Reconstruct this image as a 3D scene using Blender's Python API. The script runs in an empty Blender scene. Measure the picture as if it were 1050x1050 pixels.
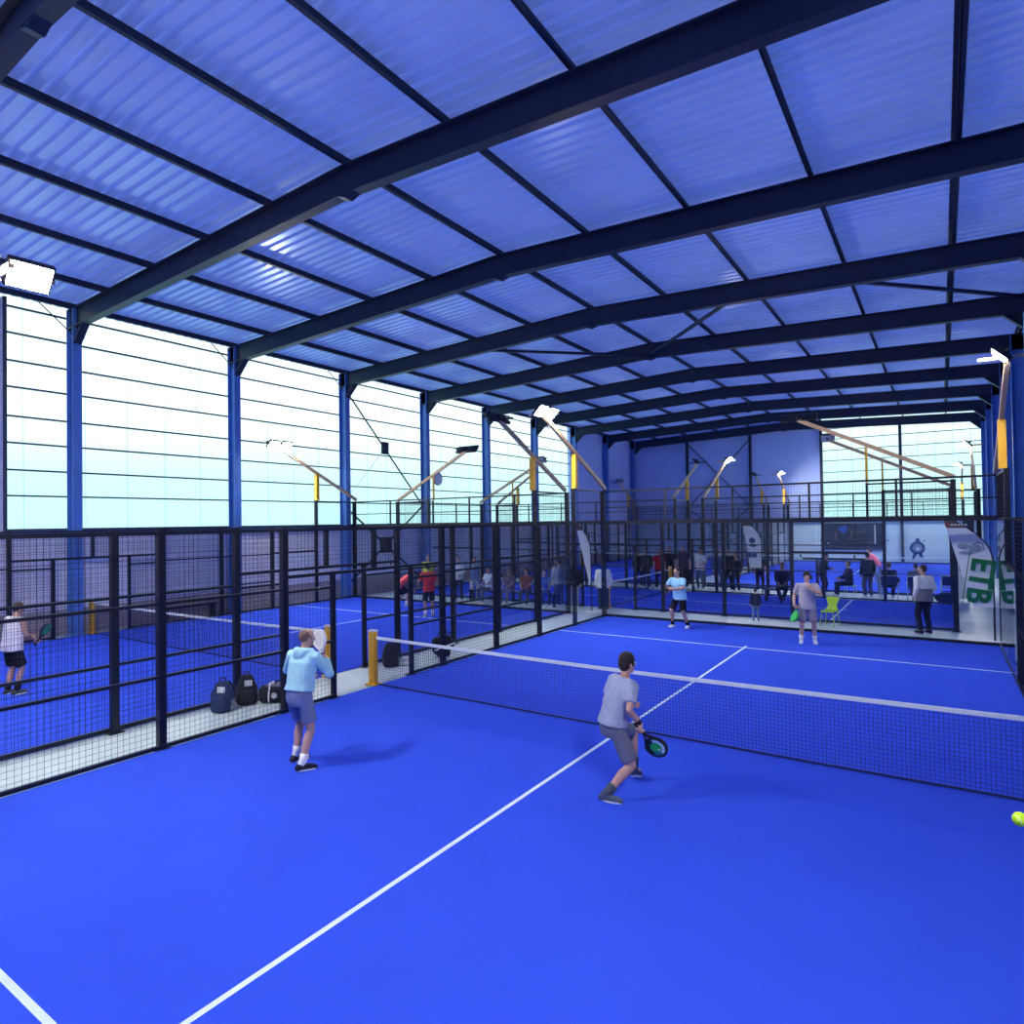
import bpy, bmesh, math, random
from mathutils import Vector, Matrix
random.seed(7)
PI = math.pi
scn = bpy.context.scene
COL = scn.collection

# ------------------------------------------------------------------ materials
MATS = {}
def nodes_of(name):
    m = bpy.data.materials.new(name); m.use_nodes = True
    nt = m.node_tree; nt.nodes.clear()
    out = nt.nodes.new('ShaderNodeOutputMaterial')
    return m, nt, out

def mat(name, col, rough=0.6, metal=0.0, var=0.06, scale=30.0, bump=0.0, spec=0.4, detail=3.0):
    """principled material with a procedural tone variation"""
    if name in MATS: return MATS[name]
    m, nt, out = nodes_of(name)
    p = nt.nodes.new('ShaderNodeBsdfPrincipled')
    p.inputs['Roughness'].default_value = rough
    p.inputs['Metallic'].default_value = metal
    p.inputs['Specular IOR Level'].default_value = spec
    tc = nt.nodes.new('ShaderNodeTexCoord')
    n = nt.nodes.new('ShaderNodeTexNoise'); n.inputs['Scale'].default_value = scale; n.inputs['Detail'].default_value = detail
    nt.links.new(tc.outputs['Object'], n.inputs['Vector'])
    r = nt.nodes.new('ShaderNodeValToRGB')
    r.color_ramp.elements[0].position = 0.3; r.color_ramp.elements[1].position = 0.7
    r.color_ramp.elements[0].color = tuple(max(0, c*(1-var)) for c in col) + (1,)
    r.color_ramp.elements[1].color = tuple(min(1, c*(1+var)) for c in col) + (1,)
    nt.links.new(n.outputs['Fac'], r.inputs['Fac'])
    nt.links.new(r.outputs['Color'], p.inputs['Base Color'])
    if bump:
        b = nt.nodes.new('ShaderNodeBump'); b.inputs['Strength'].default_value = bump; b.inputs['Distance'].default_value = 0.01
        nt.links.new(n.outputs['Fac'], b.inputs['Height']); nt.links.new(b.outputs['Normal'], p.inputs['Normal'])
    nt.links.new(p.outputs['BSDF'], out.inputs['Surface'])
    MATS[name] = m
    return m

def mat_glass(name, tint, ior=1.5, boost=1.0):
    m, nt, out = nodes_of(name)
    t = nt.nodes.new('ShaderNodeBsdfTransparent'); t.inputs['Color'].default_value = tint + (1,)
    g = nt.nodes.new('ShaderNodeBsdfGlossy'); g.inputs['Roughness'].default_value = 0.0
    g.inputs['Color'].default_value = (1, 1, 1, 1)
    f = nt.nodes.new('ShaderNodeFresnel'); f.inputs['IOR'].default_value = ior
    mx = nt.nodes.new('ShaderNodeMixShader')
    ge = nt.nodes.new('ShaderNodeNewGeometry'); mu = nt.nodes.new('ShaderNodeMath'); mu.operation = 'SUBTRACT'; mu.use_clamp = True
    nt.links.new(f.outputs['Fac'], mu.inputs[0]); nt.links.new(ge.outputs['Backfacing'], mu.inputs[1])   # only the outer faces reflect
    nt.links.new(mu.outputs[0], mx.inputs['Fac'])
    nt.links.new(t.outputs['BSDF'], mx.inputs[1]); nt.links.new(g.outputs['BSDF'], mx.inputs[2])
    nt.links.new(mx.outputs['Shader'], out.inputs['Surface'])
    MATS[name] = m
    return m

def mat_emit(name, col, strength):
    m, nt, out = nodes_of(name)
    e = nt.nodes.new('ShaderNodeEmission'); e.inputs['Color'].default_value = col + (1,); e.inputs['Strength'].default_value = strength
    nt.links.new(e.outputs['Emission'], out.inputs['Surface'])
    MATS[name] = m
    return m

def mat_translucent(name, dcol, tcol, fac, gloss=0.0):
    m, nt, out = nodes_of(name)
    d = nt.nodes.new('ShaderNodeBsdfDiffuse')
    t = nt.nodes.new('ShaderNodeBsdfTranslucent')
    tc = nt.nodes.new('ShaderNodeTexCoord')
    n = nt.nodes.new('ShaderNodeTexNoise'); n.inputs['Scale'].default_value = 0.7; n.inputs['Detail'].default_value = 5
    nt.links.new(tc.outputs['Object'], n.inputs['Vector'])
    for node, col in ((d, dcol), (t, tcol)):
        r = nt.nodes.new('ShaderNodeValToRGB')
        r.color_ramp.elements[0].position = 0.25; r.color_ramp.elements[1].position = 0.75
        r.color_ramp.elements[0].color = tuple(c*0.9 for c in col) + (1,)
        r.color_ramp.elements[1].color = tuple(min(1, c*1.08) for c in col) + (1,)
        nt.links.new(n.outputs['Fac'], r.inputs['Fac']); nt.links.new(r.outputs['Color'], node.inputs['Color'])
    mx = nt.nodes.new('ShaderNodeMixShader'); mx.inputs['Fac'].default_value = fac
    nt.links.new(d.outputs['BSDF'], mx.inputs[1]); nt.links.new(t.outputs['BSDF'], mx.inputs[2])
    g = nt.nodes.new('ShaderNodeBsdfGlossy'); g.inputs['Roughness'].default_value = 0.24; g.inputs['Color'].default_value = (0.8, 0.86, 1, 1)
    m2 = nt.nodes.new('ShaderNodeMixShader'); m2.inputs['Fac'].default_value = gloss
    nt.links.new(mx.outputs['Shader'], m2.inputs[1]); nt.links.new(g.outputs['BSDF'], m2.inputs[2])
    nt.links.new(m2.outputs['Shader'], out.inputs['Surface'])
    MATS[name] = m
    return m

def mat_pane(name, tint, haze, fac):
    """translucent cladding panel: mostly lets the sky through, with a little white haze"""
    m, nt, out = nodes_of(name)
    t = nt.nodes.new('ShaderNodeBsdfTransparent'); t.inputs['Color'].default_value = tint + (1,)
    d = nt.nodes.new('ShaderNodeBsdfTranslucent'); d.inputs['Color'].default_value = haze + (1,)
    mx = nt.nodes.new('ShaderNodeMixShader'); mx.inputs['Fac'].default_value = fac
    nt.links.new(t.outputs['BSDF'], mx.inputs[1]); nt.links.new(d.outputs['BSDF'], mx.inputs[2])
    nt.links.new(mx.outputs['Shader'], out.inputs['Surface'])
    MATS[name] = m
    return m

def mat_blocks(name, col, mortar, bw, bh, axis, rough=0.8):
    """coursed block wall; axis = world axis the courses run along ('x' or 'y')"""
    m, nt, out = nodes_of(name)
    p = nt.nodes.new('ShaderNodeBsdfPrincipled'); p.inputs['Roughness'].default_value = rough
    tc = nt.nodes.new('ShaderNodeTexCoord'); sx = nt.nodes.new('ShaderNodeSeparateXYZ'); cx = nt.nodes.new('ShaderNodeCombineXYZ')
    nt.links.new(tc.outputs['Object'], sx.inputs[0])
    nt.links.new(sx.outputs['X' if axis == 'x' else 'Y'], cx.inputs['X']); nt.links.new(sx.outputs['Z'], cx.inputs['Y'])
    b = nt.nodes.new('ShaderNodeTexBrick')
    b.inputs['Scale'].default_value = 1.0; b.inputs['Brick Width'].default_value = bw; b.inputs['Row Height'].default_value = bh
    b.inputs['Mortar Size'].default_value = 0.008
    b.inputs['Color1'].default_value = col + (1,); b.inputs['Color2'].default_value = tuple(c*0.93 for c in col) + (1,)
    b.inputs['Mortar'].default_value = mortar + (1,)
    nt.links.new(cx.outputs[0], b.inputs['Vector'])
    nt.links.new(b.outputs['Color'], p.inputs['Base Color'])
    nt.links.new(p.outputs['BSDF'], out.inputs['Surface'])
    MATS[name] = m
    return m

mat('turf', (0.036, 0.094, 0.76), 0.95, var=0.035, scale=1.2, bump=0.0, spec=0.08, detail=12)
mat('line_white', (0.72, 0.86, 0.90), 0.85, var=0.03)
mat('concrete', (0.50, 0.60, 0.66), 0.42, var=0.08, scale=1.3, spec=0.4, detail=6)
mat('fence_black', (0.006, 0.009, 0.024), 0.45, var=0.1)
mat('kerb_dark', (0.008, 0.012, 0.045), 0.6)
mat('wire', (0.008, 0.011, 0.030), 0.5)
mat('net_cord', (0.006, 0.012, 0.10), 0.7)
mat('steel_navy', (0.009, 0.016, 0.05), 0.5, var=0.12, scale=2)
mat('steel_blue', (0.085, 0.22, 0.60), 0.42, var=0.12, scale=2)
mat('clad_blue', (0.42, 0.56, 0.98), 0.55, var=0.05, scale=0.5)
mat('clad_deep', (0.02, 0.10, 0.46), 0.5, var=0.06, scale=1)
mat('glazing_bar', (0.03, 0.045, 0.085), 0.5)
mat_pane('thin_joint', (0.72, 0.84, 0.88), (0.7, 0.85, 0.9), 0.15)
mat_blocks('wall_block', (0.78, 0.80, 0.94), (0.50, 0.52, 0.70), 0.5, 0.2, 'y')
mat_blocks('wall_brick_white', (0.62, 0.66, 0.85), (0.42, 0.46, 0.66), 0.30, 0.09, 'y')
mat_blocks('wall_pale', (0.62, 0.76, 0.86), (0.52, 0.66, 0.78), 2.4, 0.6, 'x')
mat('reflection_strip', (0.36, 0.32, 0.36), 0.7, var=0.12, scale=3)  # brownish reflection at the wall foot, painted as a darker strip
mat_translucent('roof_sheet', (0.48, 0.56, 0.84), (0.18, 0.29, 0.86), 0.22, 0.15)
mat_pane('pane', (0.93, 0.99, 1.0), (0.8, 0.95, 1.0), 0.10)
mat_glass('glass', (0.965, 0.985, 0.994), 1.5)
mat('yellow', (0.80, 0.43, 0.035), 0.45)
mat('yellow_lit_tan', (0.70, 0.46, 0.26), 0.45)  # yellow mast paint, tan cast of the lighting put into its colour
mat('lamp_black', (0.012, 0.014, 0.025), 0.45)
mat_emit('lamp_lit', (1.0, 0.94, 0.84), 390.0)
mat_emit('lamp_bright', (1.0, 0.95, 0.87), 1000.0)
mat('lamp_off', (0.55, 0.6, 0.68), 0.25)
mat('tape_white', (0.80, 0.87, 0.90), 0.8)
mat('cap_white', (0.75, 0.75, 0.72), 0.6)
mat('pipe', (0.20, 0.42, 0.62), 0.4)
mat('white_plastic', (0.78, 0.82, 0.86), 0.5)
mat('black_cloth', (0.012, 0.013, 0.022), 0.85, var=0.15)
mat('navy_cloth', (0.02, 0.035, 0.12), 0.85, var=0.12)
mat('grey_cloth', (0.20, 0.21, 0.27), 0.85, var=0.1)
mat('lime', (0.38, 0.62, 0.03), 0.5)
mat('flag_white', (0.74, 0.80, 0.90), 0.75, var=0.02)
mat('flag_brown', (0.13, 0.085, 0.06), 0.75)
mat('flag_green', (0.0, 0.16, 0.065), 0.75)
mat('print_grey', (0.25, 0.31, 0.45), 0.75)
mat('print_navy', (0.03, 0.06, 0.20), 0.75)
mat('board_dark', (0.018, 0.026, 0.05), 0.6)
mat('gold', (0.11, 0.085, 0.05), 0.6)
mat('print_red', (0.35, 0.05, 0.05), 0.7)
mat('skin', (0.56, 0.33, 0.26), 0.55, var=0.05)
mat('skin_dark', (0.20, 0.10, 0.07), 0.55, var=0.05)
mat('hair_dark', (0.018, 0.012, 0.010), 0.6, var=0.3, scale=120)
mat('hair_brown', (0.05, 0.028, 0.018), 0.6, var=0.3, scale=120)
mat('hair_grey', (0.17, 0.10, 0.075), 0.6, var=0.3, scale=120)
mat('eye_white', (0.8, 0.8, 0.8), 0.3); mat('iris', (0.02, 0.015, 0.01), 0.3)
mat('lips', (0.45, 0.16, 0.14), 0.5)
mat('ball', (0.58, 0.95, 0.02), 0.9, bump=0.5, scale=220)
mat('rubber_white', (0.82, 0.84, 0.86), 0.6)
mat('racket_white', (0.78, 0.80, 0.82), 0.4); mat('racket_black', (0.012, 0.014, 0.02), 0.35)
mat('racket_green', (0.03, 0.55, 0.09), 0.35); mat('racket_mint', (0.55, 0.85, 0.78), 0.35); mat('racket_teal', (0.02, 0.22, 0.30), 0.35)
mat('pink_red', (0.85, 0.09, 0.10), 0.8)

# ------------------------------------------------------------------ mesh helpers
class MB:
    """collects vertices and faces of one mesh"""
    def __init__(s): s.v = []; s.f = []; s.mi = []; s.m = 0
    def add(s, vs, fs):
        o = len(s.v); s.v += [tuple(v) for v in vs]; s.f += [tuple(i+o for i in f) for f in fs]; s.mi += [s.m]*len(fs); return s
    def box(s, x0, x1, y0, y1, z0, z1):
        vs = [(x0,y0,z0),(x1,y0,z0),(x1,y1,z0),(x0,y1,z0),(x0,y0,z1),(x1,y0,z1),(x1,y1,z1),(x0,y1,z1)]
        return s.add(vs, [(0,3,2,1),(4,5,6,7),(0,1,5,4),(1,2,6,5),(2,3,7,6),(3,0,4,7)])
    def bar(s, a, b, w, h=None, up=(0,0,1)):
        a = Vector(a); b = Vector(b); h = h or w
        d = (b-a).normalized(); u = Vector(up)
        if abs(d.dot(u)) > 0.98: u = Vector((1,0,0))
        r = d.cross(u).normalized(); u = r.cross(d)
        vs = [p + r*i*w/2 + u*j*h/2 for p in (a,b) for i,j in ((-1,-1),(1,-1),(1,1),(-1,1))]
        return s.add(vs, [(0,1,2,3),(7,6,5,4),(0,4,5,1),(1,5,6,2),(2,6,7,3),(3,7,4,0)])
    def loft(s, rings, close=False):
        n = len(rings[0]); vs = [p for r in rings for p in r]; fs = []
        for k in range(len(rings)-1):
            for i in range(n):
                j = (i+1) % n
                fs.append((k*n+i, k*n+j, (k+1)*n+j, (k+1)*n+i))
        if close:
            k = len(rings)-1
            for i in range(n):
                j = (i+1) % n
                fs.append((k*n+i, k*n+j, j, i))
        else:
            fs.append(tuple(reversed(range(n)))); fs.append(tuple(range((len(rings)-1)*n, len(rings)*n)))
        return s.add(vs, fs)
    def tube(s, pts, rad, seg=10, round0=True, round1=True):
        pts = [Vector(p) for p in pts]
        if not hasattr(rad, '__len__'): rad = [rad]*len(pts)
        rings = []; prev = None
        for i, p in enumerate(pts):
            d = (pts[min(i+1,len(pts)-1)] - pts[max(i-1,0)]).normalized()
            if prev is None:
                u = Vector((0,0,1)) if abs(d.z) < 0.9 else Vector((0,1,0))
                a = d.cross(u).normalized()
            else:
                a = (prev - d*prev.dot(d)).normalized()
            prev = a; b = d.cross(a)
            def ring(c, r): return [c + (a*math.cos(t) + b*math.sin(t))*r for t in [2*PI*k/seg for k in range(seg)]]
            if i == 0 and round0:
                for q in (80, 55, 28): rings.append(ring(p - d*rad[0]*math.sin(math.radians(q)), rad[0]*math.cos(math.radians(q))))
            rings.append(ring(p, rad[i]))
            if i == len(pts)-1 and round1:
                for q in (28, 55, 80): rings.append(ring(p + d*rad[-1]*math.sin(math.radians(q)), rad[-1]*math.cos(math.radians(q))))
        return s.loft(rings)
    def ellipsoid(s, c, r, seg=14, nr=9, rot=None):
        c = Vector(c); rings = []
        for k in range(nr):
            t = PI*(k+0.5)/nr
            ring = []
            for i in range(seg):
                f = 2*PI*i/seg
                v = Vector((r[0]*math.sin(t)*math.cos(f), r[1]*math.sin(t)*math.sin(f), -r[2]*math.cos(t)))
                if rot is not None: v = rot @ v
                ring.append(c+v)
            rings.append(ring)
        return s.loft(rings)
    def prism(s, outline, y0, y1):
        """outline in xz, extruded along y"""
        n = len(outline)
        vs = [(x,y0,z) for x,z in outline] + [(x,y1,z) for x,z in outline]
        fs = [tuple(range(n)), tuple(reversed(range(n,2*n)))] + [(i, n+i, n+(i+1)%n, (i+1)%n) for i in range(n)]
        return s.add(vs, fs)
    def mesh(s, name, mats, smooth=False):
        me = bpy.data.meshes.new(name); me.from_pydata(s.v, [], s.f)
        bm = bmesh.new(); bm.from_mesh(me); bmesh.ops.recalc_face_normals(bm, faces=bm.faces); bm.to_mesh(me); bm.free()
        if not isinstance(mats, (list, tuple)): mats = [mats]
        for m in mats: me.materials.append(MATS[m])
        if len(mats) > 1: me.polygons.foreach_set('material_index', s.mi)
        if smooth: me.polygons.foreach_set('use_smooth', [True]*len(me.polygons))
        me.update()
        return me
    def build(s, name, mats, parent=None, smooth=False, loc=(0,0,0)):
        return link(name, s.mesh(name, mats, smooth), parent, loc)

def link(name, me, parent=None, loc=(0,0,0), rot=None):
    o = bpy.data.objects.new(name, me); COL.objects.link(o)
    if parent is not None: o.parent = parent
    o.location = loc
    if rot is not None: o.rotation_euler = rot
    return o

def tag(o, label, cat, group=None, kind=None):
    o['label'] = label; o['category'] = cat
    if group: o['group'] = group
    if kind: o['kind'] = kind
    return o

def thing(name, label, cat, loc=(0,0,0), rz=0.0, group=None, kind=None):
    o = bpy.data.objects.new(name, None); COL.objects.link(o)
    o.empty_display_size = 0.1
    o.location = loc; o.rotation_euler = (0,0,rz)
    return tag(o, label, cat, group, kind)

def struct(o): o['kind'] = 'structure'; return o

CACHE = {}
def cached(key, fn):
    if key not in CACHE: CACHE[key] = fn()
    return CACHE[key]

def evaluated(me, mods):
    """apply modifiers to a mesh and return the result"""
    o = bpy.data.objects.new('tmp', me); COL.objects.link(o)
    for kind, kw in mods:
        md = o.modifiers.new(kind, kind)
        for k, v in kw.items(): setattr(md, k, v)
    dg = bpy.context.evaluated_depsgraph_get(); dg.update()
    r = bpy.data.meshes.new_from_object(o.evaluated_get(dg))
    bpy.data.objects.remove(o)
    return r

def organic(mb, matname, voxel=0.012, it=3, fac=0.5):
    me = mb.mesh('organic', matname)
    r = evaluated(me, [('REMESH', dict(mode='VOXEL', voxel_size=voxel, use_smooth_shade=True)), ('SMOOTH', dict(iterations=it, factor=fac))])
    if not r.materials: r.materials.append(MATS[matname])
    r.polygons.foreach_set('use_smooth', [True]*len(r.polygons))
    return r

def rounded(mb, matname, width=0.02, seg=2, smooth=True, sub=0):
    me = mb.mesh('rounded', matname)
    mods = [('BEVEL', dict(width=width, segments=seg, limit_method='ANGLE'))]
    if sub: mods.append(('SUBSURF', dict(levels=sub, render_levels=sub)))
    r = evaluated(me, mods)
    if smooth: r.polygons.foreach_set('use_smooth', [True]*len(r.polygons))
    return r

def text_mesh(body, size, matname, depth=0.004, bold=0.0):
    cu = bpy.data.curves.new('txt', 'FONT'); cu.body = body; cu.size = size; cu.extrude = depth; cu.offset = bold
    cu.align_x = 'CENTER'; cu.align_y = 'CENTER'
    o = bpy.data.objects.new('txt', cu); COL.objects.link(o)
    dg = bpy.context.evaluated_depsgraph_get(); dg.update()
    me = bpy.data.meshes.new_from_object(o.evaluated_get(dg))
    bpy.data.objects.remove(o)
    me.materials.clear(); me.materials.append(MATS[matname])
    return me

# ------------------------------------------------------------------ building shell
XL, XR, YN, YB = -17.0, 6.5, -15.6, 40.3
XA, ZA, SL = -5.25, 9.83, 0.040
PIER = -1.90
def roof_z(x): return ZA - SL*abs(x-XA)
EAVE = roof_z(XL)
FRAMES = [-15.4, -10.4, -5.38, -0.35, 4.68, 9.72, 14.75, 19.78, 24.82, 29.9, 34.9, 39.95]

struct(MB().box(XL-.2, XR+.2, YN, YB+.3, -0.2, 0.0).build('floor', 'concrete'))

# lower left wall, painted reflection strip and brick pier
o = MB().box(XL-.25, XL, YN, YB, 0, 2.93).build('wall_left', 'wall_block'); struct(o)
d = MB().box(XL, XL+.03, YN, YB, 0, 0.75).build('reflection_strip', 'reflection_strip', o)
MB().box(XL-.02, XL+.06, YN, YB, 2.93, 3.0).build('sill', 'steel_blue', o)
o = MB().box(XL-.25, XL, YN, PIER, 2.93, EAVE-.05).build('wall_left_upper', 'wall_brick_white'); struct(o)
o = MB().box(XL-.25, XL, 29.9, YB, 3.0, EAVE+.2).build('wall_left_cladding', 'clad_blue'); struct(o)
o = MB().box(XR, XR+.25, YN, YB, 0, EAVE+.2).build('wall_right', 'clad_deep'); struct(o)
o = MB().prism([(XL-.25, 0), (XR+.25, 0), (XR+.25, roof_z(XR)+.2), (XA, ZA+.2), (XL-.25, roof_z(XL)+.2)], YN-.25, YN).build('wall_front', 'clad_blue'); struct(o)
# back wall: pale lower part, blue sheet above on the left, glazing on the right
o = MB().box(XL-.25, XR+.25, YB, YB+.25, 0, 3.0).build('wall_back', 'wall_pale'); struct(o)
mb = MB(); n = 0; x = XL-.25
outl = [(XL-.25, 3.0), (-2.9, 3.0), (-2.9, roof_z(-2.9)+.26), (XA, ZA+.26), (XL-.25, roof_z(XL)+.26)]
mb.prism(outl, YB, YB+.12)
o = mb.build('wall_back_cladding', 'clad_blue'); struct(o)
mb = MB()
for k in range(24):
    z = 3.2 + k*0.27
    if z < 9.3: mb.box(XL, -2.95, YB-.012, YB, z, z+.02)
mb.build('sheet_rib', 'clad_blue', o)

ZROWS = [3.0, 3.97, 4.68, 5.42, 6.15, 6.95, 7.67, 8.43, 9.15]
wn = 0

def window(y0, y1, joints):
    global wn
    wn += 1
    w = MB().box(XL-.16, XL-.06, y0, y1, 2.96, 3.06).build('window_%d' % wn, 'glazing_bar'); struct(w)
    mb = MB()
    for z in ZROWS[1:]:
        mb.box(XL-.14, XL-.05, y0, y1, z-.022, z+.022)
    mb.build('glazing_bar', 'glazing_bar', w)
    mb = MB()
    for y in joints: mb.box(XL-.17, XL-.155, y-.007, y+.007, 3.0, EAVE+.1)
    mb.build('panel_joint', 'thin_joint', w)
    MB().box(XL-.21, XL-.18, y0, y1, 3.0, EAVE+.12).build('pane', 'pane', w)
window(PIER, FRAMES[3], [-1.45])
for a, b in zip(FRAMES[3:9], FRAMES[4:10]):
    window(a, b, [a+.45+k*1.18 for k in range(4)])
struct(MB().box(XL-.22, XL+.02, PIER-.07, PIER+.02, 2.96, EAVE).build('trim_1', 'glazing_bar'))
# back glazing, two bays
for (x0, x1) in ((-2.9, 1.8), (1.8, XR)):
    wn += 1
    w = MB().box(x0, x1, YB+.03, YB+.14, 2.96, 3.06).build('window_%d' % wn, 'glazing_bar'); struct(w)
    mb = MB()
    for z in ZROWS[1:]: mb.box(x0, x1, YB+.03, YB+.12, z-.022, z+.022)
    mb.build('glazing_bar', 'glazing_bar', w)
    mb = MB()
    for k in range(1, 5):
        xx = x0 + (x1-x0)*k/5
        mb.box(xx-.012, xx+.012, YB+.14, YB+.155, 3.0, min(roof_z(x0), roof_z(x1))+.1)
    mb.build('panel_joint', 'thin_joint', w)
    outl = [(x0, 3.0), (x1, 3.0), (x1, roof_z(x1)+.15), (x0, roof_z(x0)+.15)]
    MB().prism(outl, YB+.17, YB+.2).build('pane', 'pane', w)

# gable posts
for x in (-12.35, -7.65, -2.9, 1.8):
    struct(MB().box(x-.09, x+.09, YB-.16, YB+.02, 0, roof_z(x)-.05).build('steel_column', 'steel_navy'))

def i_beam(mb, a, b, depth, width, tf=0.025, tw=0.02, up=(0,0,1)):
    """I section, a-b is the mid line"""
    a = Vector(a); b = Vector(b); d = (b-a).normalized(); u = Vector(up); r = d.cross(u).normalized(); u = r.cross(d)
    for s in (-1, 1): mb.bar(a+u*s*(depth/2-tf/2), b+u*s*(depth/2-tf/2), width, tf, up)
    mb.bar(a, b, tw, depth-2*tf, up)

for i, y in enumerate(FRAMES):
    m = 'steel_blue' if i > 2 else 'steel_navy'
    for side, x in ((-1, XL+.24), (1, XR-.24)):
        mb = MB()
        i_beam(mb, (x, y, 0), (x, y, roof_z(x)-.02), 0.40, 0.24, up=(1,0,0))
        c = mb.build('steel_column', m); struct(c)
        mb = MB().box(x-.26, x+.26, y-.2, y+.2, 0, .02)
        mb.build('base_plate', m, c)
    mb = MB()
    dep = 0.56
    for x0, x1 in ((XL+.05, XA), (XA, XR-.05)):
        i_beam(mb, (x0, y, roof_z(x0)-dep/2), (x1, y, roof_z(x1)-dep/2), dep, 0.22)
    # haunches at the columns
    for sx, xe in ((1, XL+.44), (-1, XR-.44)):
        zt = roof_z(xe)-dep+.03
        mb.prism([(xe, zt), (xe+sx*.55, roof_z(xe+sx*.55)-dep+.03), (xe, zt-.5)] if sx > 0 else [(xe, zt), (xe, zt-.5), (xe+sx*.55, roof_z(xe+sx*.55)-dep+.03)], y-.012, y+.012)
        a = Vector((xe, y, zt-.5)); b = Vector((xe+sx*.55, y, roof_z(xe+sx*.55)-dep+.02))
        mb.bar(a, b, .22, .02)
    mb.prism([(XA-.3, ZA-dep+.02), (XA+.3, ZA-dep+.02), (XA, ZA-dep-.08)], y-.1, y+.1)
    struct(mb.build('roof_beam', 'steel_navy'))

# purlins (Z sections lying on the beams) and the corrugated sheet
PX = [-16.8, -14.86, -12.45, -10.05, -7.68, -5.3, -2.87, -0.46, 1.97, 4.27, 6.3]
for x in PX:
    z = roof_z(x)
    mb = MB()
    mb.box(x-.008, x+.008, YN, YB, z, z+.18)
    mb.box(x-.008, x+.075, YN, YB, z, z+.012)
    mb.box(x-.075, x+.008, YN, YB, z+.168, z+.18)
    struct(mb.build('purlin_beam', 'steel_navy'))
mb = MB(); prof = []
P = 0.27; y = YN-.1
while y < YB+.3:
    prof += [(y, 0), (y+P*.58, 0), (y+P*.65, .085), (y+P*.93, .085)]; y += P
prof.append((y, 0))
for x0, x1 in ((XL-.4, XA), (XA, XR+.4)):
    n = len(prof)
    vs = [(x0, py, roof_z(x0)+.185+pz) for py, pz in prof] + [(x1, py, roof_z(x1)+.185+pz) for py, pz in prof]
    mb.add(vs, [(i, i+1, n+i+1, n+i) for i in range(n-1)])
struct(mb.build('ceiling', 'roof_sheet'))

# bracing
def brace(name, pts, w, m, plate=None):
    mb = MB()
    for a, b in pts: mb.bar(a, b, w, w)
    o = mb.build(name, m); struct(o)
    if plate:
        MB().box(*plate).build('gusset_plate', m, o)
xb = XL+.05
y0, y1 = FRAMES[5], FRAMES[6]; ym = (y0+y1)/2
brace('brace_beam', [((xb,y0,9.0),(xb,y1,3.9))], .05, 'steel_navy', (xb-.03, xb+.05, ym-.2, ym+.2, 6.2, 6.75))
brace('brace_beam', [((xb,y0,3.9),(xb,y1,9.0))], .016, 'white_plastic')  # window glare washing out this diagonal is put into its white colour
brace('brace_beam', [((xb,y0,3.9),(xb,y1,0.3)), ((xb,y0,0.3),(xb,y1,3.9))], .06, 'steel_navy', (xb-.03, xb+.06, ym-.33, ym+.33, 1.75, 2.45))
yb = YB-.1
brace('brace_beam', [((-12.35,yb,8.9),(-7.65,yb,3.9)), ((-12.35,yb,3.9),(-7.65,yb,8.9))], .06, 'steel_navy')
brace('brace_beam', [((-12.35,yb,3.9),(-7.65,yb,0.2)), ((-12.35,yb,0.2),(-7.65,yb,3.9))], .06, 'steel_navy')
z = 9.38
brace('brace_beam', [((-5.3,FRAMES[6],z),(-.5,FRAMES[5],z))], .09, 'steel_navy')
brace('brace_beam', [((-5.3,FRAMES[6],z),(-10,FRAMES[5],z-.1))], .09, 'steel_navy')
brace('brace_beam', [((1.2,FRAMES[5],z),(6.1,FRAMES[6],z-.1))], .09, 'steel_navy')
# short struts from beam to wall at the left eave
for y in FRAMES[3:6]:
    brace('brace_beam', [((XL+.3,y-.9,EAVE-.02),(XL+.3,y-.05,EAVE-.75))], .025, 'steel_navy')
# downpipe on the right columns
mb = MB(); mb.tube([(6.02,14.45,8.75),(6.02,14.45,4.1),(6.05,14.4,3.9),(6.22,14.2,3.75),(6.25,14.15,3.55),(6.25,14.15,0.05)], .055, 10)
p = mb.build('downpipe', 'pipe', smooth=True); tag(p, 'pale blue rainwater pipe down the right-hand steel column', 'pipe')
for z in (7.6, 6.2, 4.8):
    MB().box(5.95, 6.12, 14.4, 14.52, z, z+.05).build('bracket', 'pipe', p)

# ------------------------------------------------------------------ courts
def wire_mesh(w, h, pitch, t):
    def make():
        mb = MB()
        nx = max(1, round(w/pitch)); nz = max(1, round(h/pitch))
        for i in range(nx+1):
            x = w*i/nx; mb.box(x-t/2, x+t/2, -t/2, t/2, 0, h)
        for i in range(nz+1):
            z = h*i/nz; mb.box(0, w, -t/2, t/2, z-t/2, z+t/2)
        return mb.mesh('wire_mesh', 'wire')
    return cached(('wm', round(w,2), round(h,2), pitch, t), make)
def boxmesh(name, sx, sy, sz, m):
    """box standing on z=0, centred in x, y"""
    return cached((name, round(sx,3), round(sy,3), round(sz,3), m), lambda: MB().box(-sx/2,sx/2,-sy/2,sy/2,0,sz).mesh(name, m))
def postmesh(h, s=.10):
    def make():
        mb = MB().box(-s/2,s/2,-s/2,s/2,0,h); mb.box(-.1,.1,-.1,.1,0,.012)
        mb.box(-s/2-.003, s/2+.003, -s/2-.003, s/2+.003, h, h+.008)
        for z in (.7,1.2,1.7,2.3,2.8,3.4,3.8):
            if z < h-.1: 
                for a in (-1,1): mb.box(a*s/2-.006, a*s/2+.006, -.012, .012, z-.012, z+.012)
        return mb.mesh('post', 'fence_black')
    return cached(('post', h, s), make)

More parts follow.
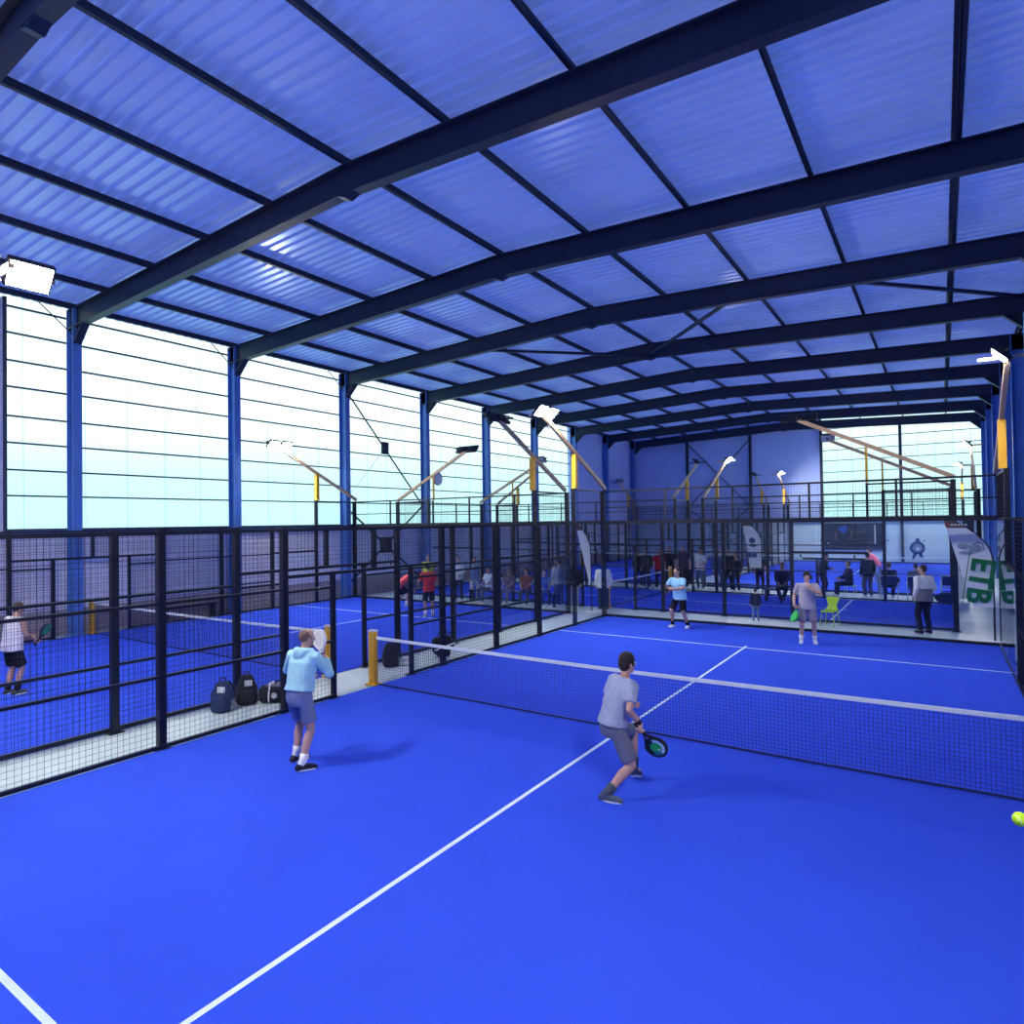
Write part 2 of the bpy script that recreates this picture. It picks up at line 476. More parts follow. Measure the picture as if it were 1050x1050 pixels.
PITCH = 0.075
def court(cx, cy, rot, hw, name):
    """hw = half width; returns a function placing local points"""
    def tw(x, y):
        c, s = math.cos(rot), math.sin(rot)
        return (cx + c*x - s*y, cy + s*x + c*y)
    def base():
        o = MB().box(-hw, hw, -10, 10, 0.0, 0.012).build('floor_turf', 'turf'); struct(o)
        o.location = (cx, cy, 0); o.rotation_euler = (0,0,rot)
        z0, z1 = .012, .0135
        for s in (-1, 1):
            MB().box(-hw, hw, s*6.95-.025, s*6.95+.025, z0, z1).build('service_line', 'line_white', o)
        MB().box(-.025, .025, -7.15, 7.15, z0, z1).build('centre_line', 'line_white', o)
        return o
    return tw, base

def net(cx, cy, rot, hw, label):
    t = thing('padel_net', label, 'net', (cx, cy, .012), rot, 'nets across the courts')
    n = int(2*hw/.046); mb = MB(); th = .0034
    def top(x): return .85 + .035*abs(x/hw)**1.5
    def sag(x): return .05*math.sin(x*1.7)*(1-abs(x/hw))   # the net bellies a little
    for i in range(n+1):
        x = -hw + 2*hw*i/n
        mb.bar((x, sag(x)*.4+.01, .02), (x, 0, top(x)), th, th, (0,1,0))
    for k in range(18):
        f = k/17
        seg = 40
        for i in range(seg):
            xa = -hw + 2*hw*i/seg; xb_ = -hw + 2*hw*(i+1)/seg
            mb.bar((xa, sag(xa)*.4*(1-f)+.01*(1-f), .02+(top(xa)-.02)*f), (xb_, sag(xb_)*.4*(1-f)+.01*(1-f), .02+(top(xb_)-.02)*f), th, th)
    mb.build('net_mesh', 'net_cord', t)
    mb = MB(); seg = 40
    pts = [(-hw + 2*hw*i/seg) for i in range(seg+1)]
    rings = []
    for x in pts:
        z = top(x)
        rings.append([(x,-.009,z-.025),(x,.009,z-.025),(x,.011,z+.02),(x,0,z+.03),(x,-.011,z+.02)])
    mb.loft(rings); mb.build('top_tape', 'tape_white', t)
    mb = MB(); mb.tube([(x, sag(x)*.4+.01, .02) for x in pts], .014, 6); mb.build('bottom_cord', 'net_cord', t)
    for s in (-1, 1):
        x = s*(hw+.10)
        me = cached('netpost', lambda: rounded(MB().box(-.075,.075,-.055,.055,0,1.02), 'yellow', .012, 2))
        p = link('post', me, t, (x, 0, -.012))
        MB().box(x-.078,x+.078,-.058,.058,1.0,1.03).build('post_cap', 'cap_white', p, loc=(-x,0,.012))
        MB().box(x-.13,x+.13,-.1,.1,-.0,.02).build('foot_plate', 'yellow', p, loc=(-x,0,.012))
        MB().tube([(x,-.09,.12),(x,.09,.12)], .022, 10).build('tension_crank', 'yellow', p, loc=(-x,0,.012))

def side_fence(cx, cy, rot, label, y0=-10, y1=10, corner=True, out=-1, slim=False):
    """a long side of a court: local y along the fence"""
    t = thing('court_fence', label, 'fence', (cx, cy, 0), rot, 'side fences of the courts')
    def inr(a, b): return a >= y0-1e-6 and b <= y1+1e-6
    def post(y, h, s=.10):
        if y0-1e-6 <= y <= y1+1e-6: link('post', postmesh(h, s), t, (out*(s/2+.012), y, 0))
    def rail(a, b, z, s=.05):
        if inr(a, b): link('rail', boxmesh('rail', s, b-a, s, 'fence_black'), t, (out*(s/2+.010) if z > .1 else out*.012, (a+b)/2, z-s/2))
    def mesh(a, b, z0, z1):
        if inr(a, b): link('mesh_panel', wire_mesh(b-a, z1-z0, PITCH, .0033), t, (out*.004, a, z0), (0,0,PI/2))
    def glass(a, b, z1):
        if inr(a, b): link('glass_panel', boxmesh('glass_panel', .012, b-a-.03, z1-.08, 'glass'), t, (0, (a+b)/2, .08))
    for s in (-1, 1):
        for yy, h in ((1, 2.22), (2, 3.0), (4, 3.0), (6, 3.0), (8, 4.0)):
            if slim and yy == 8:
                link('post', boxmesh('thin_post', .06, .06, 1.06, 'fence_black'), t, (out*.04, s*yy, 2.94)); continue
            post(s*yy, h, .075 if yy == 1 else .10)
        if corner: post(s*10, 4.0)
        seg = lambda a, b: (a, b) if s > 0 else (-b, -a)
        for a, b in ((1,2),(2,4),(4,6)):
            A, B = seg(a, b)
            mesh(A, B, .06, 2.2 if a == 1 else 3.0)
            for z in (.05, 1.0) + ((2.0,) if a > 1 else (1.95,)): rail(A, B, z, .05 if z < .1 else .042)
        A, B = seg(2, 4); rail(A, B, 2.97, .05)
        A, B = seg(4, 6); rail(A, B, 2.97, .05)
        A, B = seg(6, 8); rail(A, B, 2.97, .05); rail(A, B, 2.03, .07); rail(A, B, .05, .05); mesh(A, B, 2.05, 3.0); glass(A, B, 2.0)
        A, B = seg(8, 10); rail(A, B, 2.98, .07); rail(A, B, 3.97, .045); rail(A, B, .05, .05); mesh(A, B, 3.0, 3.95); glass(A, B, 2.95)
    if inr(-2, 2):
        rail(-2, 2, 2.2, .055); rail(-2, 2, 2.97, .05); mesh(-2, 2, 2.22, 2.97)
        link('post', postmesh(.76, .07), t, (out*.047, 0, 2.22))
    return t

def end_wall(cx, cy, rot, hw, label, corner=True):
    """a short side: local x along the wall, glass 3 m and wire to 4 m"""
    t = thing('glass_wall', label, 'glass wall', (cx, cy, 0), rot, 'glass end walls of the courts')
    n = round(hw)
    for i in range(n):
        a = -hw + i*2*hw/n; b = a + 2*hw/n
        link('glass_panel', boxmesh('glass_panel', b-a-.02, .012, 2.86, 'glass'), t, ((a+b)/2, 0, .08))
        link('mesh_panel', wire_mesh(b-a, .97, PITCH, .0033), t, (a, 0, 3.0))
        if i: link('post', boxmesh('thin_post', .05, .05, .95, 'fence_black'), t, (a, 0, 3.02))
        if i: link('clamp', boxmesh('clamp', .06, .04, .12, 'fence_black'), t, (a, 0, 1.4))
    link('rail', boxmesh('rail', 2*hw, .10, .11, 'fence_black'), t, (0, 0, 2.93))
    link('rail', boxmesh('rail', 2*hw, .05, .05, 'fence_black'), t, (0, 0, 3.95))
    link('rail', boxmesh('rail', 2*hw, .03, .03, 'fence_black'), t, (0, 0, 3.45))
    link('rail', boxmesh('rail', 2*hw, .07, .08, 'fence_black'), t, (0, 0, 0.0))
    if corner:
        for s in (-1, 1): link('post', postmesh(4.0, .12), t, (s*(hw+.075), 0, 0))
    return t

def flood(parent, pos, aim, lit, w=.46, h=.36):
    f = link('floodlight', cached('floodbox', lambda: rounded(MB().box(-w/2,w/2,-h/2,h/2,0,.09), 'lamp_black', .015, 2)), parent, pos)
    f.rotation_euler = Vector(aim).to_track_quat('-Z', 'Y').to_euler()
    link('lens', cached(('lens', lit), lambda: MB().box(-w/2+.025,w/2-.025,-h/2+.025,h/2-.025,-.006,.002).mesh('lens', {0:'lamp_off', 1:'lamp_lit', 2:'lamp_bright'}[int(lit)])), f)
    link('bracket', cached('flbr', lambda: MB().box(-w/2-.02,-w/2,-.03,.03,.0,.16).box(w/2,w/2+.02,-.03,.03,.0,.16).box(-w/2-.02,w/2+.02,-.03,.03,.15,.17).mesh('bracket','lamp_black')), f)
    return f

def mast(px, py, dx, dy, ix, iy, lit, label, run=3.75, twin=True, sw=.14):
    """arm from the corner post (px,py) along (dx,dy); (ix,iy) points into the court"""
    rz = math.atan2(dy, dx)
    t = thing('light_mast', label, 'light mast', (px, py, 4.0), rz, 'floodlight masts above the fences')
    s = 1 if (-math.sin(rz)*ix + math.cos(rz)*iy) > 0 else -1
    mb = MB(); mb.bar((-.04,0,.07),(run,0,1.95),.085,.11); mb.build('arm', 'yellow_lit_tan', t)
    mb = MB(); mb.box(2-sw/2,2+sw/2,-sw/2,sw/2,.01,1.02); mb.build('strut', 'yellow', t)
    mb = MB(); mb.bar((run-.02,-.45,1.97),(run-.02,.45,1.97),.06,.05); mb.build('crossbar', 'lamp_black' if not lit else 'yellow_lit_tan', t)
    aim = (-.05, s*.72, -.7)
    for k in ((-.27,.27) if twin else (0,)):
        flood(t, (run+k*1.0, s*.12, 2.0), aim, lit)
    return t

# near court
tw, base = court(0, 0, 0, 5, 'near'); base()
net(0, 0, 0, 5, 'long padel net across the near court in front of the two far players')
side_fence(-5, 0, 0, 'black wire fence with open gateway along the left side of the near court', corner=False)
side_fence(5, 0, 0, 'black wire fence at the right edge beyond the end of the net', corner=False, out=1)
end_wall(0, 10, 0, 5, 'clear glass wall with black top rail behind the two far players')
mast(-5, 10, 0, -1, 1, 0, True, 'tan arm mast with two glaring lamps at the far left corner of the near court')
mast(-5, -10, 0, 1, 1, 0, True, 'bright floodlight mast at the upper left edge of the picture', 4.15)
mast(5, 10, 0, -1, -1, 0, True, 'yellow arm mast with lit lamp beside the right wall', twin=False)
mast(5, -10, 0, 1, -1, 0, True, 'floodlight mast at the corner behind the viewpoint')
# left court
tw, base = court(-11.45, 0, 0, 5, 'left'); base()
net(-11.45, 0, 0, 5, 'padel net of the left court behind the wire fences')
side_fence(-6.45, 0, 0, 'black wire fence of the left court facing the pale walkway with bags', corner=False, out=1)
side_fence(-16.45, 0, PI, 'black wire fence along the block wall on the far left', corner=False, out=1)
end_wall(-11.45, 10, 0, 5, 'glass wall at the far end of the left court')
mast(-16.45, 10, 0, -1, 1, 0, True, 'thin arm mast with hazy lit lamp before the white left windows')
mast(-6.45, 10, 0, -1, -1, 0, False, 'tan arm mast with two unlit black lamps over the left court')
mast(-16.45, -10, 0, 1, 1, 0, True, 'floodlight mast of the left court outside the left edge')
mast(-6.45, -10, 0, 1, -1, 0, True, 'floodlight mast on the walkway side outside the left edge')
# cross court behind, six metres wide
CX3, CY3, W3 = -5.8, 14.9, 3.0
tw, base = court(CX3, CY3, -PI/2, W3, 'cross'); base()
net(CX3, CY3, -PI/2, W3, 'short net of the cross court seen end on through the glass')
side_fence(CX3, CY3-W3, -PI/2, 'black framed fence on the near side of the cross court', corner=False, out=1, slim=True)
side_fence(CX3, CY3+W3, -PI/2, 'fence on the far side of the cross court before the seated spectators', corner=False, out=-1)
end_wall(CX3+10, CY3, -PI/2, W3, 'glass end wall of the cross court beside the green lettered flag')
end_wall(CX3-10, CY3, -PI/2, W3, 'glass end wall of the cross court by the left windows')
mast(CX3+10, CY3-W3, -1, 0, 0, 1, False, 'long yellow arm mast with unlit lamps crossing the back windows', sw=.06)
mast(CX3+10, CY3+W3, -1, 0, 0, -1, False, 'lower tan arm mast with one dark lamp crossing the back windows', twin=False, sw=.06)
mast(CX3-10, CY3-W3, 1, 0, 0, 1, False, 'thin arm mast with dark lamp touching the fourth left column', sw=.06)
mast(CX3-10, CY3+W3, 1, 0, 0, -1, False, 'thin arm mast with small dark lamp before the sixth left column', twin=False, sw=.06)
# two far courts
for cx_, nm in ((0, 'far right'), (-11.45, 'far left')):
    tw, base = court(cx_, 30.4, 0, 5, nm); base()
    net(cx_, 30.4, 0, 5, 'net of the %s court under the back %s' % (nm, 'windows' if cx_ == 0 else 'blue wall'))
    end_wall(cx_, 20.4, 0, 5, 'glass wall at the near end of the %s court' % nm)
    end_wall(cx_, 39.9, 0, 5, 'glass wall at the back end of the %s court' % nm)
side_fence(-5, 30.4, 0, 'fence on the left side of the far right court', corner=False)
side_fence(5, 30.4, 0, 'fence on the right side of the far right court near the right wall', corner=False, out=1)
side_fence(-6.45, 30.4, 0, 'fence on the right side of the far left court', corner=False, out=1)
side_fence(-16.45, 30.4, PI, 'fence of the far left court by the left wall', corner=False, out=1)
mast(-5, 20.4, 0, 1, 1, 0, 2, 'pale arm mast with glowing lamp before the braced back wall', twin=False)
mast(5, 20.4, 0, 1, -1, 0, 2, 'taller of the two lit masts before the right part of the back windows', twin=False)
mast(-5, 40.2, 0, -1, 1, 0, 2, 'far mast with small glowing lamp left of the back windows', twin=False)
mast(5, 40.2, 0, -1, -1, 0, 2, 'smaller of the two lit masts before the right part of the back windows', twin=False)
mast(-6.45, 20.4, 0, 1, -1, 0, False, 'pale arm mast with dark lamp left of the glowing one', twin=False)
mast(-6.45, 40.2, 0, -1, -1, 0, False, 'far dark arm mast beside the back wall brace', twin=False)
mast(-16.45, 40.2, 0, -1, 1, 0, False, 'far mast with two dark lamps at the back left corner')
mast(-16.45, 20.4, 0, 1, 1, 0, False, 'second thin arm mast low before the left windows, behind the first', twin=False)
# ------------------------------------------------------------------ people
def V(*a): return Vector(a)
def ik(a, c, l1, l2, hint):
    a = Vector(a); c = Vector(c); d = c-a; L = d.length
    m = (l1+l2)*.998
    if L > m: c = a + d*(m/L); d = c-a; L = m
    dn = d.normalized(); x = (l1*l1 - l2*l2 + L*L)/(2*L); h = math.sqrt(max(0, l1*l1-x*x))
    hv = Vector(hint); hv = (hv - dn*hv.dot(dn)).normalized()
    return a + dn*x + hv*h, c

def cloth(col, kind='m'):
    nm = 'cloth_%02x%02x%02x' % tuple(int(255*c) for c in col)
    mat(nm, col, .88, var=.08, scale=14, spec=.15)
    return nm

CAMXY = (3.9154, -8.6565)
def away(x, y): return math.degrees(math.atan2(y-CAMXY[1], x-CAMXY[0]))

def person(label, loc, rel, group=None, H=1.75, hipz=.92, lean=3, twist=0, headyaw=0, headpitch=0, bend=0,
           la=(-.12,0,0), ra=(.12,0,0), lw=None, rw=None, lel=(-.5,-1,-.2), rel_=(.5,-1,-.2), lkn=(-.15,1,0), rkn=(.15,1,0),
           lfoot=-8, rfoot=8, lheel=0, rheel=0, skin='skin', hair='hair_dark', hairk='short', top=(.5,.5,.5), sleeve='short', hood=False,
           bottom=(.05,.05,.06), legs='shorts', shoe=(.8,.8,.82), sole=(.85,.85,.85), sock=(.85,.85,.87), voxel=.015, face=True,
           rgrip=None, lgrip=None, rhd=None, lhd=None, rpn=None, lpn=None, hem=None, hemfrac=.16, wrist=None, cat='person', z0=0.0, shortlen=.88, lower_top=None):
    s = H/1.75
    hd = math.radians(away(loc[0], loc[1]) + rel)
    t = thing('person', label, cat, (loc[0], loc[1], z0), hd-PI/2, group)
    # --- skeleton
    hip = V(0, 0, hipz)
    Rl = Matrix.Rotation(-math.radians(lean), 3, 'X'); Rt = Matrix.Rotation(math.radians(twist), 3, 'Z')
    Rb = Matrix.Rotation(-math.radians(bend), 3, 'X')
    U = Rt @ Rl                       # lower spine
    U2 = Rt @ Rl @ Rb                 # chest
    mid = hip + U @ V(0, .01, .26)
    neck = mid + U2 @ V(0, -.01, .29)
    sh = {k: neck + U2 @ V(k*.183, -.005, -.066) for k in (-1, 1)}
    RH = Matrix.Rotation(math.radians(headyaw+twist), 3, 'Z') @ Matrix.Rotation(-math.radians(headpitch + .35*(lean+bend)), 3, 'X')
    head = neck + RH @ V(0, .02, .150)
    hipj = {k: hip + Matrix.Rotation(math.radians(twist*.3), 3, 'Z') @ V(k*.088, 0, -.02) for k in (-1, 1)}
    ank = {-1: V(*la) + V(0,0,.085), 1: V(*ra) + V(0,0,.085)}
    ft = {-1: math.radians(lfoot), 1: math.radians(rfoot)}; heel = {-1: lheel, 1: rheel}
    for k in (-1, 1): ank[k] += V(0, 0, heel[k])
    knee = {}
    for k, hint in ((-1, lkn), (1, rkn)):
        knee[k], ank[k] = ik(hipj[k], ank[k], .425, .415, hint)
    wr = {-1: Vector(lw) if lw else sh[-1] + V(-.06,.05,-.52), 1: Vector(rw) if rw else sh[1] + V(.06,.05,-.52)}
    elb = {}
    for k, hint in ((-1, lel), (1, rel_)):
        elb[k], wr[k] = ik(sh[k], wr[k], .285, .255, hint)
    hipR = Matrix.Rotation(math.radians(twist*.3), 3, 'Z') @ V(1,0,0); shR = U2 @ V(1,0,0)
    def spine(q):
        if q < 0: return hip + V(0,0,1)*q*.55
        a = hip*(1-q)**2 + mid*2*q*(1-q) + neck*q*q
        return a
    def ring(q, w, d, n=16):
        c = spine(q); e = .02
        up = (spine(q+e)-spine(q-e)).normalized(); r = hipR.lerp(shR, min(1, max(0, q))); r = (r-up*r.dot(up)).normalized(); f = up.cross(r)
        return [c + r*w*math.copysign(abs(math.cos(x))**.85, math.cos(x)) + f*d*math.copysign(abs(math.sin(x))**.85, math.sin(x)) for x in [2*PI*i/n for i in range(n)]]
    PROF = [(-.20,.135,.10), (0,.165,.115), (.25,.152,.105), (.5,.160,.115), (.72,.178,.118), (.86,.168,.10), (.95,.11,.075), (1.0,.06,.058)]
    # --- body
    b = MB()
    b.loft([ring(*p) for p in PROF])
    b.tube([spine(.93), head + RH @ V(0,-.02,-.06)], [.056,.052])
    b.ellipsoid(head + RH @ V(0,-.008,.02), (.074,.094,.098), rot=RH)
    b.ellipsoid(head + RH @ V(0,.022,-.045), (.055,.064,.068), rot=RH)
    b.ellipsoid(head + RH @ V(0,.062,-.085), (.026,.022,.022), rot=RH)
    b.tube([head + RH @ V(0,.088,.012), head + RH @ V(0,.108,-.022)], [.009,.014], 8)
    for k in (-1, 1):
        b.ellipsoid(head + RH @ V(k*.076,-.008,-.005), (.010,.02,.031), rot=RH)
        b.tube([hipj[k], hipj[k].lerp(knee[k], .5), knee[k]], [.088,.076,.055], 12)
        cb = (knee[k]-hipj[k]).cross(ank[k]-knee[k]); back = (knee[k] - (hipj[k]+ank[k])*.5)
        back = back.normalized()*-.012 if back.length > .01 else V(0,-.012,0)
        b.tube([knee[k], knee[k].lerp(ank[k],.3)+back, knee[k].lerp(ank[k],.65)+back*.4, ank[k]], [.053,.057,.045,.036], 12)
        b.tube([sh[k], sh[k].lerp(elb[k],.5), elb[k]], [.056,.047,.039], 10)
        b.tube([elb[k], elb[k].lerp(wr[k],.3), wr[k]], [.039,.040,.027], 10)
        fd = V(math.sin(ft[k]), math.cos(ft[k]), 0)
        b.tube([ank[k] - V(0,0,.03), ank[k] + fd*.11 - V(0,0,.045+heel[k]*.3)], [.036,.03], 8)
    # --- hands
    hands = {}
    for k, grip, hdv, pn in ((-1, lgrip, lhd, lpn), (1, rgrip, rhd, rpn)):
        d = Vector(hdv).normalized() if hdv else (wr[k]-elb[k]).normalized()
        if grip is not None:
            a = Vector(grip).normalized()
            d = (d - a*d.dot(a)).normalized(); n = a.cross(d)*(-k)
            if pn: n = n if n.dot(Vector(pn)) > 0 else -n
        else:
            n = Vector(pn) if pn else U2 @ V(-k, 0, 0)
            n = (n - d*n.dot(d)).normalized(); a = d.cross(n)*k*-1
            if a.y < 0 and not pn: a = -a
        W = wr[k]
        b.tube([W, W + d*.045, W + d*.082], [.027,.030,.030], 8)
        for e in (-1, 1): b.tube([W + d*.02 + a*e*.012, W + d*.08 + a*e*.026], [.02,.017], 8)
        if grip is not None:
            C = W + d*.075 + n*.032
            hands[k] = (C, a, d, n)
            for j in range(4):
                o = C + a*((1.5-j)*.021); R_ = .029
                pts = [W + d*.08 + a*((1.5-j)*.019)] + [o + (-n*math.cos(math.radians(p)) + d*math.sin(math.radians(p)))*R_ for p in (45,95,150,200)]
                b.tube(pts, [.012,.011,.0105,.010,.009], 7)
            o = C + a*.045
            b.tube([W + d*.02 + a*.022, W + d*.045 + a*.045 + n*.012] + [o + (-n*math.cos(math.radians(p)) - d*math.sin(math.radians(p)))*.029 for p in (110,165)], [.015,.013,.011,.0095], 7)
        else:
            hands[k] = (W + d*.09, a, d, n)
            for j, L in enumerate((.072,.080,.074,.058)):
                p0 = W + d*.082 + a*((1.5-j)*.0195); pts = [p0]; ang = 12 + 6*j
                for q in range(3):
                    dd = d*math.cos(math.radians(ang)) + n*math.sin(math.radians(ang)); pts.append(pts[-1] + dd*L*(.42,.33,.25)[q]); ang += 26
                b.tube(pts, [.0115,.0105,.0095,.008], 7)
            b.tube([W + d*.022 + a*.02, W + d*.05 + a*.043 + n*.012, W + d*.085 + a*.052 + n*.026], [.015,.012,.009], 7)
    body = link('body', organic(b, skin, voxel, 3, .4), t)
    # --- face
    if face:
        for k in (-1, 1):
            e = MB().ellipsoid(head + RH @ V(k*.031,.0795,.014), (.0125,.0085,.0075), 10, 7, RH).build('eye', 'eye_white', t, True)
            MB().ellipsoid(head + RH @ V(k*.031,.0865,.014), (.0062,.0035,.0062), 8, 6, RH).build('iris', 'iris', e, True)
            MB().tube([head + RH @ V(k*.016,.089,.033), head + RH @ V(k*.046,.079,.035)], .0042, 6).build('eyebrow', hair, t, True)
        MB().tube([head + RH @ V(-.022,.081,-.054), head + RH @ V(0,.088,-.054), head + RH @ V(.022,.081,-.054)], [.004,.0062,.004], 6).build('lips', 'lips', t, True)
    # --- hair
    h = MB()
    if hairk == 'short':
        h.ellipsoid(head + RH @ V(0,-.022,.036), (.079,.092,.093), 16, 10, RH)
        h.ellipsoid(head + RH @ V(0,-.048,.0), (.070,.062,.078), 14, 9, RH)
    elif hairk == 'thick':
        h.ellipsoid(head + RH @ V(0,-.018,.048), (.086,.10,.094), 16, 10, RH)
        h.ellipsoid(head + RH @ V(0,-.05,-.005), (.082,.068,.088), 14, 9, RH)
        for k in (-1,1): h.ellipsoid(head + RH @ V(k*.072,.01,.02), (.018,.03,.05), 10, 7, RH)
    elif hairk == 'balding':
        h.ellipsoid(head + RH @ V(0,-.032,.026), (.0795,.082,.084), 16, 10, RH)
        for k in (-1,1): h.ellipsoid(head + RH @ V(k*.06,-.005,.012), (.019,.045,.036), 10, 7, RH)
    elif hairk == 'long':
        h.ellipsoid(head + RH @ V(0,-.02,.036), (.084,.096,.095), 16, 10, RH)
        h.tube([head + RH @ V(0,-.055,.02), head + RH @ V(0,-.075,-.1), head + RH @ V(0,-.075,-.2)], [.08,.078,.05], 10)
    link('hair', organic(h, hair, max(.011, voxel*.8), 2, .5), t)
    # --- top
    tm = cloth(top); c = MB()
    g = .020
    c.loft([ring(*p) for p in [(-hemfrac,.205,.150)] + ([(0,.200,.147)] if hemfrac > .02 else []) + [ (.25,.186,.136), (.5,.187,.140), (.72,.197,.138), (.88,.172,.108), (.96,.105,.082), (.985,.078,.073)]])
    for k in (-1, 1):
        c.ellipsoid(sh[k] + U2 @ V(-k*.016, 0, -.006), (.080 if sleeve != 'none' else .05,.078,.070), 14, 9)
        if sleeve == 'long': c.ellipsoid(elb[k], (.062,.062,.062), 12, 8)
        if sleeve == 'short':
            e = sh[k].lerp(elb[k], .72)
            c.tube([sh[k] + (spine(.8)-sh[k])*.25, sh[k], e], [.080,.078,.072], 12, True, False)
        elif sleeve == 'long':
            e = elb[k].lerp(wr[k], .93)
            c.tube([sh[k] + (spine(.8)-sh[k])*.25, sh[k], sh[k].lerp(elb[k],.6), elb[k], elb[k].lerp(wr[k],.5), e], [.080,.078,.068,.060,.056,.044], 12, True, False)
    if hood:
        for q in range(7):
            x = (q-3)/3; c.ellipsoid(neck + U2 @ V(x*.115, -.075+.055*x*x, -.015+.012*x*x), (.05,.045,.042), 10, 7)
        c.ellipsoid(neck + U2 @ V(0,-.10,-.06), (.09,.05,.085), 12, 8)
    link({'long': 'jacket' if not hood else 'hoodie'}.get(sleeve, 'shirt'), organic(c, tm, max(.013, voxel), 3, .5), t)
    if lower_top:                                # dip dyed lower half of the shirt
        c = MB(); c.loft([ring(*p) for p in [(-hemfrac-.015,.212,.157), (0,.207,.154), (.25,.193,.143), (.42,.190,.141)]])
        link('shirt_lower_band', organic(c, cloth(lower_top), .013, 2, .5), t)
    # --- bottoms
    c = MB(); bmn = cloth(bottom)
    c.loft([ring(*p) for p in [(-.24,.13,.11), (-.12,.168,.128), (0,.174,.128), (.12,.164,.120)]])
    for k in (-1, 1):
        if legs == 'shorts':
            c.tube([hipj[k], hipj[k].lerp(knee[k],.5), hipj[k].lerp(knee[k],shortlen)], [.096,.097,.098], 14, True, False)
        else:
            c.ellipsoid(knee[k], (.078,.078,.078), 12, 8)
            bp = ank[k].lerp(knee[k], .04)
            c.tube([hipj[k], hipj[k].lerp(knee[k],.5), knee[k], knee[k].lerp(ank[k],.5), bp], [.098,.090,.076,.068,.060], 14, True, False)
    link('shorts' if legs == 'shorts' else 'trousers', organic(c, bmn, max(.013, voxel), 3, .5), t)
    # --- shoes and socks
    for k in (-1, 1):
        fd = V(math.sin(ft[k]), math.cos(ft[k]), 0); sd = V(fd.y, -fd.x, 0); zg = ank[k].z - .085 - heel[k]
        base = V(ank[k].x, ank[k].y, zg)
        hz = heel[k]
        def P(a, z, fwd=fd): 
            lift = hz*max(0, min(1, (.13-a)/.18))
            return base + fwd*a + V(0,0,z+lift)
        c = MB()
        c.tube([P(-.045,.05), P(.03,.055), P(.10,.045), P(.16,.036)], [.040,.042,.042,.032], 10)
        c.tube([P(-.02,.06), P(-.012,.10)], [.045,.046], 10, True, False)
        sho = link('shoe', organic(c, cloth(shoe), .011, 2, .5), t)
        so = MB(); n = 14
        out = []
        for i in range(n):
            x = 2*PI*i/n; l = .062+.122*math.cos(x); out.append((l, .045*math.sin(x)*(1.0 if l > .05 else .9)))
        so.loft([[P(l, z) + sd*w_ for l, w_ in out] for z in (0.0, .03)])
        so.build('sole', cloth(sole), sho)
        if legs == 'shorts' and sock:
            MB().tube([P(-.01,.085), ank[k].lerp(knee[k], .12), ank[k].lerp(knee[k], .30)], [.044,.050,.058], 12, True, False).build('sock', cloth(sock), t, True)
    if wrist:
        k = wrist
        MB().tube([wr[k].lerp(elb[k],.12), wr[k].lerp(elb[k],.36)], [.034,.037], 12, False, False).build('wristband', 'black_cloth', t, True)
    t.scale = (s, s, s)
    # world frames of the hands
    Mw = Matrix.Translation(V(loc[0], loc[1], z0)) @ Matrix.Rotation(hd-PI/2, 4, 'Z') @ Matrix.Scale(s, 4)
    return t, {k: (Mw @ v[0], (Mw.to_3x3() @ v[1]).normalized(), (Mw.to_3x3() @ v[2]).normalized(), (Mw.to_3x3() @ v[3]).normalized()) for k, v in hands.items()}

def racket(label, hand, flip, cols, facecol, axis=None, nrm=None, deco=None):
    """padel racket gripped at the hand centre; cols = frame, face; local +z is the head direction"""
    C, a, d, n = hand
    z = Vector(axis).normalized() if axis is not None else a*flip
    y = Vector(nrm) if nrm is not None else n
    y = (y - z*y.dot(z)).normalized(); x = y.cross(z)
    t = thing('padel_racket', label, 'racket', (0,0,0), 0, 'rackets held by the players')
    t.matrix_world = Matrix(((x.x,y.x,z.x,C.x),(x.y,y.y,z.y,C.y),(x.z,y.z,z.z,C.z),(0,0,0,1)))
    MB().tube([(0,0,-.075),(0,0,.085)], [.0165,.0150], 10).build('grip', 'black_cloth', t, True)
    # head outline, tear drop
    N = 36; out = []
    for i in range(N):
        p = 2*PI*i/N; r = .128
        xx = r*math.sin(p); zz = .262 - r*math.cos(p)*1.04
        if math.cos(p) > 0: xx *= 1 - .18*math.cos(p)**2; 
        out.append((xx, zz))
    inn = [((px)*.87, .262+(pz-.262)*.87) for px, pz in out]
    mb = MB(); th = .019
    mb.loft([[(px,-th,pz) for px,pz in out], [(px,th,pz) for px,pz in out], [(px,th,pz) for px,pz in inn], [(px,-th,pz) for px,pz in inn]], True)
    # closing ring of quads
    mb.build('frame', cols[0], t)
    f = MB().prism(inn, -.016, .016).build('face', facecol, t)
    hm = MB()
    for hx in range(-3, 4):
        for hz in range(-3, 4):
            if hx*hx + hz*hz <= 10:
                for sy in (-1, 1):
                    cx, cz = hx*.026, .262+hz*.026
                    pts = [(cx+.0055*math.cos(2*PI*q/6), sy*.0164, cz+.0055*math.sin(2*PI*q/6)) for q in range(6)]
                    hm.add(pts, [tuple(range(6))] )
    hm.build('hole', 'racket_black', f)
    mb = MB(); mb.bar((-.006,0,.08),(-.062,0,.160),.016,.03,(0,1,0)); mb.bar((.006,0,.08),(.062,0,.160),.016,.03,(0,1,0))
    mb.build('throat', cols[0], t)
    if deco:
        for m, pts, y0 in deco:
            MB().prism(pts, -.0172-y0, .0172+y0).build('paint', m, f)
    return t

def arc_band(r0, r1, a0, a1, n=14, cx=0, cz=.262):
    A = [math.radians(a0+(a1-a0)*i/n) for i in range(n+1)]
    return [(cx+r1*math.cos(a), cz+r1*math.sin(a)) for a in A] + [(cx+r0*math.cos(a), cz+r0*math.sin(a)) for a in reversed(A)]

